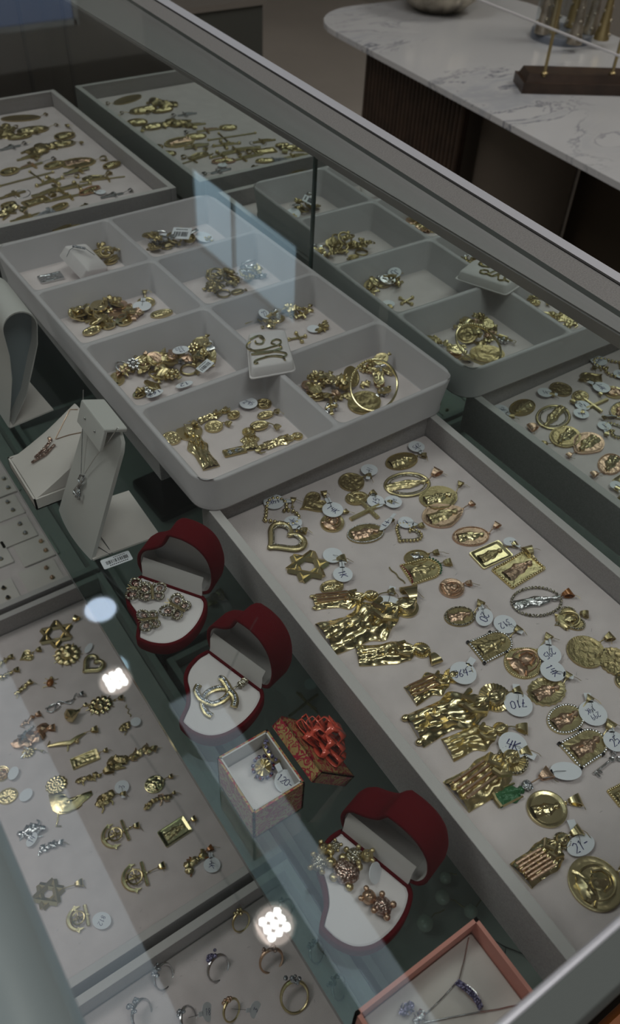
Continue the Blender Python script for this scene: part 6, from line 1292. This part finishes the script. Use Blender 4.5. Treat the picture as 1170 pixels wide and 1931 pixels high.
# ------------------------------------------------------------------ lower shelf: rings, studs, pearls
def ring(px, py, lab, rot=0.3, s=1.0, m='silver', gem='crystal', tg=None, R=0.0088, z=ZLP, lean=0.9):
    p = at(px, py, z + 0.006); r = empty('finger_ring', p, rot, lean, 0.15); tag(r, lab, 'ring'); r.scale = (s, s, s)
    k = MB(); k.tube([(R * math.cos(a), R * math.sin(a), 0) for a in [i * 2 * math.pi / 26 for i in range(26)]], [0.0008 + 0.0006 * max(0, math.sin(i * 2 * math.pi / 26)) for i in range(26)], 7, closed=True); k.build('band', m, r)
    k = MB(); random.seed(int(px)); 
    for i in range(9): k.ball((random.uniform(-0.0045, 0.0045), R + random.uniform(-0.001, 0.003), random.uniform(-0.003, 0.003)), random.uniform(0.0011, 0.0019), 7, 5)
    k.build('stone_setting', gem, r)
    if tg is not None:
        price_tag(r, tg[0], tg[1], z, tg[2], tg[3], r=0.0066, link=p + Vector((0, 0, 0.004)))
ring(309, 1842, 'veiled silver ring with blue glints in the reflection band', 0.5, 1.05, tg=None)
ring(412, 1826, 'silver ring with dark stone petals', 0.2, 1.1, gem='lilac')
ring(455, 1738, 'gold flower topped ring left of the counter light spot', 0.1, 0.9, m='gold', gem='gold')
ring(512, 1812, 'rose toned branch ring under the counter light spot', -0.2, 1.1, m='rose', gem='pink_pave')
ring(556, 1880, 'wide open gold ring nearest the glass shelf edge', -0.3, 1.25, m='gold', gem='crystal', lean=0.5)
ring(437, 1905, 'gold heart topped ring with a round tag marked 3', 0.4, 0.9, m='gold', gem='rose', tg=(482, 1904, '3', 80))
ring(268, 1912, 'pale silver cluster ring at the picture bottom', 0.6, 1.1, gem='crystal')
ring(356, 1922, 'silver ring at the picture bottom with a tag marked 18', 0.9, 1.0, tg=(392, 1908, '18', 20))
ring(540, 1713, 'silver ring seen through the shelf edge above the light spot', 0.2, 0.8)
ring(598, 1795, 'silver ring below the lowest heart box under the glass shelf', 0.5, 0.95)
ring(640, 1862, 'silver stone ring under glass beside the pink box corner', 0.6, 1.0)
CARDS = [((15, 949), (25, 964)), ((38, 990), (48, 1007)), ((78, 1023), (87, 1040)), ((88, 1073), (99, 1091)), ((8, 1111), (16, 1129)), ((8, 905), (16, 922)), ((-40, 985), (-30, 1000)), ((-8, 1040), (2, 1056)), ((130, 1050), (138, 1066))]
DESC = ['second card from the far side', 'card near the box corner', 'card beside the glass shelf edge', 'card nearest the tray front wall', 'grey card of dark studs', 'card furthest under the cushion box', 'card outside the frame', 'bare card at the picture edge', 'card half under the glass shelf']
for i, (u_, v_) in enumerate(CARDS):
    z = -0.2698 + 0.0005 * (i % 3); A = at(*u_, z); B = at(*v_, z); c = (A + B) / 2
    if i in (6, 8): continue
    cd_ = MB(); cd_.prism(rrect(-0.030, -0.019, 0.012, 0.019, 0.001, 2), 0, 0.0012, bev=0.0002); o = cd_.build('earring_card', 'cream', smooth=False); o.location = (c.x, c.y, z); tag(o, 'pale earring pad, ' + DESC[i], 'earring card')
    for j, p in enumerate((A, B)):
        r = empty('stud_earring', (p.x, p.y, z + 0.0013)); tag(r, '%s stud earring of the pair on the %s' % ('farther' if j == 0 else 'nearer', DESC[i]), 'earring')
        k = MB(); k.ball((0, 0, 0.0018), 0.0022, 9, 6, bumpy=0.3, seed=i); k.build('stone', 'black' if i == 4 else ('rose' if i in (2, 3) else 'crystal'), r)
        k = MB(); k.tube([(0.0024 * math.cos(a), 0.0024 * math.sin(a), 0.001) for a in [q * 0.785 for q in range(8)]], 0.0005, 5, closed=True); k.build('setting', 'gold_dark', r)
def pearl(px, py, lab, s=1.0, hook=(14, -10)):
    z = -0.278; p = at(px, py, z); r = empty('pearl_earring', p); tag(r, lab, 'earring'); R = 0.0062 * s
    MB().ball((0, 0, R), R, 16, 12).build('pearl', 'pearl', r)
    k = MB(); q = at(px + hook[0] * 0.5, py + hook[1] * 0.5, z) - p; k.tube([(R * 0.9, 0, R), (q.x, q.y, R * 0.8), *[tuple(at(px + hook[0] * t, py + hook[1] * t - 6 * math.sin(3 * t), z) - p + Vector((0, 0, 0.002))) for t in (0.8, 1.2, 1.6)]], 0.0006, 5); k.build('hook', 'gold_dark', r)
pearl(839, 1660, 'pearl stud nearest the lid of the lowest heart box', 0.85)
pearl(833, 1697, 'pearl earring with a sparkling joint in the middle of the group', 1.05, (30, 8))
pearl(800, 1746, 'larger pearl drop nearest the pink box rim', 1.15, (24, -22))
pearl(886, 1723, 'pearl earring touching the corner of the pink box', 0.95, (26, -26))
charm((398, 1140), (420, 1120), 'cluster', 'dim gold charm under glass beside the upper heart box', m='gold_dark', z=-0.278, wr=0.9)
b, t = circ(325, 1222, 20, (340, 1210), -0.278); medal(b, t, 1.0, 'dim gold coin under glass below the upper heart box', fig='coin', m='gold', z=-0.278)
crucifix((545, 1352), (600, 1310), 0.8, 'dim crucifix under glass beyond the gift box bow', m='gold_dark', z=-0.278, tags=[(586, 1290, '', 0)])
b, t = circ(430, 1378, 22, (445, 1370), -0.278); medal(b, t, 1.0, 'dim silver disc under glass below the middle heart box', fig='coin', m='silver', z=-0.278)
th = empty('loose_necklace', at(900, 1780, -0.278)); tag(th, 'thin dark necklace lying under glass beside the pink box', 'necklace'); O = th.location
k = MB(); k.tube([at(x, y, -0.277) - O for x, y in ((935, 1775), (952, 1785), (965, 1790), (985, 1798), (1010, 1815), (1045, 1850))], 0.0005, 5); k.tube([at(x, y, -0.277) - O for x, y in ((955, 1785), (952, 1805), (950, 1840))], 0.0004, 5); k.build('cord', 'thread', th)
def dark_case(px, py, lab, s):
    p = at(px, py, -0.278); r = empty('dark_box', p, 0.05); tag(r, lab, 'box'); k = MB(); k.prism(rrect(-s, -s * 1.4, s, s * 1.4, 0.004, 4), 0, 0.012, bev=0.002); k.build('box_body', 'black', r)
dark_case(315, 935, 'dark box under glass below the divided tray front corner', 0.028)
# scattered gold under the shelf between the trays at the far end
for i, (x, y) in enumerate([(232, 245), (255, 275), (275, 300), (300, 325), (325, 350), (345, 362)]):
    charm((x - 10, y + 6), (x + 12, y - 4), 'cluster', 'blurred gold charm under glass along the mirror, %s' % ['furthest from the divided tray', 'second furthest', 'third furthest', 'third nearest', 'second nearest', 'nearest the divided tray'][i], m='gold', z=-0.278, wr=0.9)

# ------------------------------------------------------------------ beyond the showcase
def console():
    z = -0.10; r = empty('marble_console', (1.5, 1.2, -0.85)); tag(r, 'long console table with a rounded white marble top on a dark fluted base', 'console table'); O = r.location
    tip = at(578, 20, z); e1 = at(1170, 345, z); e0 = at(700, 95, z)
    d = (e1 - e0); d.z = 0; d.normalize(); nrm = Vector((-d.y, d.x, 0)); nrm = nrm if nrm.x > 0 else -nrm      # away from the case
    W = 0.62; R = 0.17; k = MB()
    tipc = e0 - d * ((e0 - tip).dot(d)) ; tipL = (tip - e0).dot(-d)
    def P(a, b): return e0 + d * a + nrm * b           # a towards the camera end, b away
    a0 = -tipL; pts = []
    for i in range(9): t = math.pi / 2 * i / 8; pts.append(P(a0 + R - R * math.sin(t) if False else a0 + R * (1 - math.sin(t)), R * (1 - math.cos(t)) if False else R - R * math.cos(t) if False else R * (1 - math.cos(math.pi / 2 - t)) if False else R * (1 - math.cos(t))))
    # outline: front edge from the near end to the rounded far corner, round, across, back
    out = [P(1.6, 0.0), P(a0 + R, 0.0)]
    for i in range(1, 9): t = math.pi / 2 * i / 8; out.append(P(a0 + R - R * math.sin(t), R - R * math.cos(t)))
    for i in range(0, 9): t = math.pi / 2 * i / 8; out.append(P(a0 + R - R * math.cos(t), W - R + R * math.sin(t)))
    out.append(P(1.6, W)); n = len(out)
    vs = [(p.x - O.x, p.y - O.y, z - 0.011 - O.z) for p in out] + [(p.x - O.x, p.y - O.y, z - O.z) for p in out]
    ar = sum(out[i - 1].x * out[i].y - out[i].x * out[i - 1].y for i in range(n)); f1, f2 = tuple(range(n, 2 * n)), tuple(range(n))[::-1]
    if ar < 0: f1, f2 = f1[::-1], f2[::-1]
    k.add(vs, [f1, f2] + [((i, (i + 1) % n, n + (i + 1) % n, n + i) if ar > 0 else (i, n + i, n + (i + 1) % n, (i + 1) % n)) for i in range(n)])
    k.build('marble_top', 'marble', r, smooth=False)
    # fluted base
    k = MB(); zb = -0.85; hgt = z - 0.02 - zb; b0 = P(-0.20, 0.07); 
    A = at(668, 92, z - 0.02); ax = (A - e0).dot(d); B = at(868, 190, z - 0.02); bx = (B - e0).dot(d); n_ = 26
    for i in range(n_):
        p = P(ax + (bx - ax) * (i + 0.5) / n_, 0.05); k.tube([(p.x - O.x, p.y - O.y, 0), (p.x - O.x, p.y - O.y, hgt)], (bx - ax) / n_ * 0.45, 8)
    for i in range(12):
        p = P(ax, 0.06 + 0.022 * i); k.tube([(p.x - O.x, p.y - O.y, 0), (p.x - O.x, p.y - O.y, hgt)], 0.009, 8)
    vsb = [P(ax + 0.005, 0.055), P(bx, 0.055), P(bx, 0.45), P(ax + 0.005, 0.45)]; k.add([(p.x - O.x, p.y - O.y, zz) for zz in (0, hgt) for p in vsb], [(0, 1, 5, 4), (1, 2, 6, 5), (2, 3, 7, 6), (3, 0, 4, 7)]); k.build('fluted_base', 'wood_dark', r)
    k = MB(); q = [P(bx + 0.002 + 0.15 * math.sin(t) , 0.10 + 0.15 * (1 - math.cos(t))) for t in [i * 0.196 for i in range(9)]]; q = [P(bx + 0.002, 0.06)] + q + [P(bx + 0.002, 0.45)]; m_ = len(q)
    k.add([(p.x - O.x, p.y - O.y, zz) for zz in (0, hgt) for p in q], [(i, (i + 1) % m_, m_ + (i + 1) % m_, m_ + i) for i in range(m_)]); k.build('curved_pedestal', 'column', r)
    k = MB(); q = [P(bx + 0.12, 0.30), P(1.6, 0.30), P(1.6, 0.34), P(bx + 0.12, 0.34)]; k.add([(p.x - O.x, p.y - O.y, zz) for zz in (0, hgt) for p in q], [(0, 1, 5, 4), (1, 2, 6, 5), (2, 3, 7, 6), (3, 0, 4, 7)]); k.build('shade_sheet', 'console_shade', r, smooth=False)  # dark sheet added for the shadowed space beneath the console
    return z
ZT = console()
p = at(824, 18, ZT); b = empty('pumpkin_bowl', (p.x, p.y, ZT), 0.2); b.scale = (1.25, 1.25, 1.25); tag(b, 'ribbed antique silver bowl on the marble console', 'bowl')
MB().lathe([(0.001, 0.0), (0.035, 0.0), (0.050, 0.006), (0.078, 0.028), (0.092, 0.055), (0.086, 0.080), (0.06, 0.098), (0.055, 0.094), (0.078, 0.078), (0.083, 0.055), (0.001, 0.02)], 72, rip=(12, 0.07)).build('bowl_body', 'silver', b, angle=60)
M['silver_old'] = mat('tarnished_silver', (0.42, 0.38, 0.31), 0.35, 0.85, bump=(60, 0.4, 0.003), vary=(30, 0.35)); b.children[0].data.materials[0] = M['silver_old']
# glass dome with little metal trees
c = at(1058, 72, ZT); dm = empty('glass_cloche', (c.x, c.y, ZT)); tag(dm, 'clear glass cloche on a grey disc, covering little metal trees', 'cloche')
M['disc'] = mat('grey_mirror_disc', (0.14, 0.16, 0.19), 0.3)
D = (c - CAM).dot(FW); RR = 57 * D / FPX
MB().lathe([(0.001, 0.0), (RR, 0.0), (RR, 0.014), (RR * 0.98, 0.016), (0.001, 0.016)], 48).build('base_disc', 'disc', dm)
MB().lathe([(RR * 0.93, 0.016), (RR * 0.95, 0.12), (RR * 0.9, 0.22), (RR * 0.7, 0.28), (0.001, 0.31)], 48).build('glass_dome', 'glass_dome', dm)
for i, (px, py, hh, lab) in enumerate([(1022, 62, 0.13, 'pale metal tree with balled branches at one side of the cloche'), (1040, 60, 0.15, 'tall tapered metal tree second inside the cloche'), (1083, 82, 0.12, 'front dark gold cone tree with a ring top inside the cloche'), (1078, 50, 0.17, 'tallest beaded cone tree at the back of the cloche'), (1112, 62, 0.14, 'beaded slim cone tree inside the cloche'), (1134, 74, 0.13, 'gold cone tree with bright beads at the far side of the cloche')]):
    q = at(px, py, ZT + 0.017); t_ = empty('metal_tree', q, i); tag(t_, lab, 'ornament'); rr = 0.018
    MB().lathe([(rr, 0.0), (rr * 0.9, 0.012), (rr * 0.75, 0.02), (rr * 0.5, hh * 0.5), (0.002, hh)], 14).build('cone', 'gold_dark' if i % 2 else 'silver_old', t_)
    k = MB(); [k.ball((rr * 0.9 * (1 - j / 12) * math.cos(j * 2.1), rr * 0.9 * (1 - j / 12) * math.sin(j * 2.1), 0.012 + hh * 0.85 * j / 12), 0.0045 * (1 - j / 20), 7, 5) for j in range(12)]; k.build('beads', 'pave', t_)
# wooden stand with two thin rods
A = at(985, 165, ZT); B = at(1260, 172, ZT); sd = empty('wooden_stand', A, math.atan2(B.y - A.y, B.x - A.x)); tag(sd, 'dark moulded wooden stand with thin metal rods on the console', 'display stand')
Lx = (B - A).length; dW = 0.075
k = MB(); k.add([(x, y, z_) for z_, e in ((0, 0), (0.020, 0), (0.020, 0.006), (0.034, 0.012)) for x, y in ((-0.01 + e, -dW / 2 + e), (Lx - e, -dW / 2 + e), (Lx - e, dW / 2 - e), (-0.01 + e, dW / 2 - e))], [(3, 2, 1, 0), (12, 13, 14, 15)] + [(r_ * 4 + i, r_ * 4 + (i + 1) % 4, (r_ + 1) * 4 + (i + 1) % 4, (r_ + 1) * 4 + i) for r_ in range(3) for i in range(4)]); k.build('moulded_base', 'wood_dark', sd, smooth=False)
for px, nm in ((1027, 'rod'), (1155, 'rod')):
    q = sd.matrix_basis.inverted() @ at(px, 140, ZT + 0.034); k = MB(); k.tube([(q.x, q.y, 0.03), (q.x, q.y, 0.45)], 0.0034, 8); k.lathe([(0.006, 0.034), (0.005, 0.04), (0.0035, 0.042)], 10) if False else None; k.ball((q.x, q.y, 0.036), 0.007, 8, 6, sc=(1, 1, 0.5)); k.build(nm, 'gold_dark', sd)
# highlight of a glass edge, made up as a row of small pale balls
A2 = A - Vector((FW.x, FW.y, 0)) * 0.25; a_ = at_plane(905, 0, A2, (FW.x, FW.y, 0)); b_ = at_plane(1175, 108, A2, (FW.x, FW.y, 0)); g = empty('glass_edge_highlight', (a_ + b_) / 2); tag(g, 'bright glass edge made up as a row of small crystals slanting in front of the cloche', 'glass edge')
k = MB(); ext = (b_ - a_); n_ = 150
for i in range(n_): q = a_ - ext * 0.25 + ext * 1.5 * i / n_ - g.location; k.ball(q, 0.0024, 6, 4)
M['bright_edge'] = mat('bright_glass_edge', (0.72, 0.72, 0.72), 0.3, 0.2); k.build('spheres', 'bright_edge', g)
# grey cabinet far away behind the rail
c = at(400, 20, -0.35); cb = empty('far_cabinet', (c.x - 0.1, c.y + 0.2, -0.85), 0.0); tag(cb, 'low dark grey cabinet with a pale top far behind the rail', 'cabinet')
k = MB(); k.box((0, 0, 0.25), (0.62, 0.4, 0.5)); M['grey_cab'] = mat('dark_grey_green', (0.055, 0.058, 0.05), 0.7); k.build('cabinet_body', 'grey_cab', cb, smooth=False); k = MB(); k.box((0, 0, 0.51), (0.64, 0.42, 0.02)); M['grey_top'] = mat('grey_beige_top', (0.17, 0.155, 0.135), 0.6); k.build('cabinet_top', 'grey_top', cb, smooth=False)
# orange wooden counter outside the near end of the case
wc = empty('wooden_stool', (0.30, -0.56, -0.85)); tag(wc, 'orange brown wooden stool seat just outside the near end of the case', 'stool')
k = MB(); k.prism(rrect(-0.28, -0.19, 0.25, 0.1815, 0.04, 6), 0.70, 0.735, bev=0.006); k.build('seat', 'wood_orange', wc)
for sx in (-1, 1):
    for sy in (-1, 1): k = MB(); k.tube([(sx * 0.20, sy * 0.14, 0.0), (sx * 0.17, sy * 0.11, 0.70)], 0.018, 10); k.build('leg', 'wood_orange', wc)
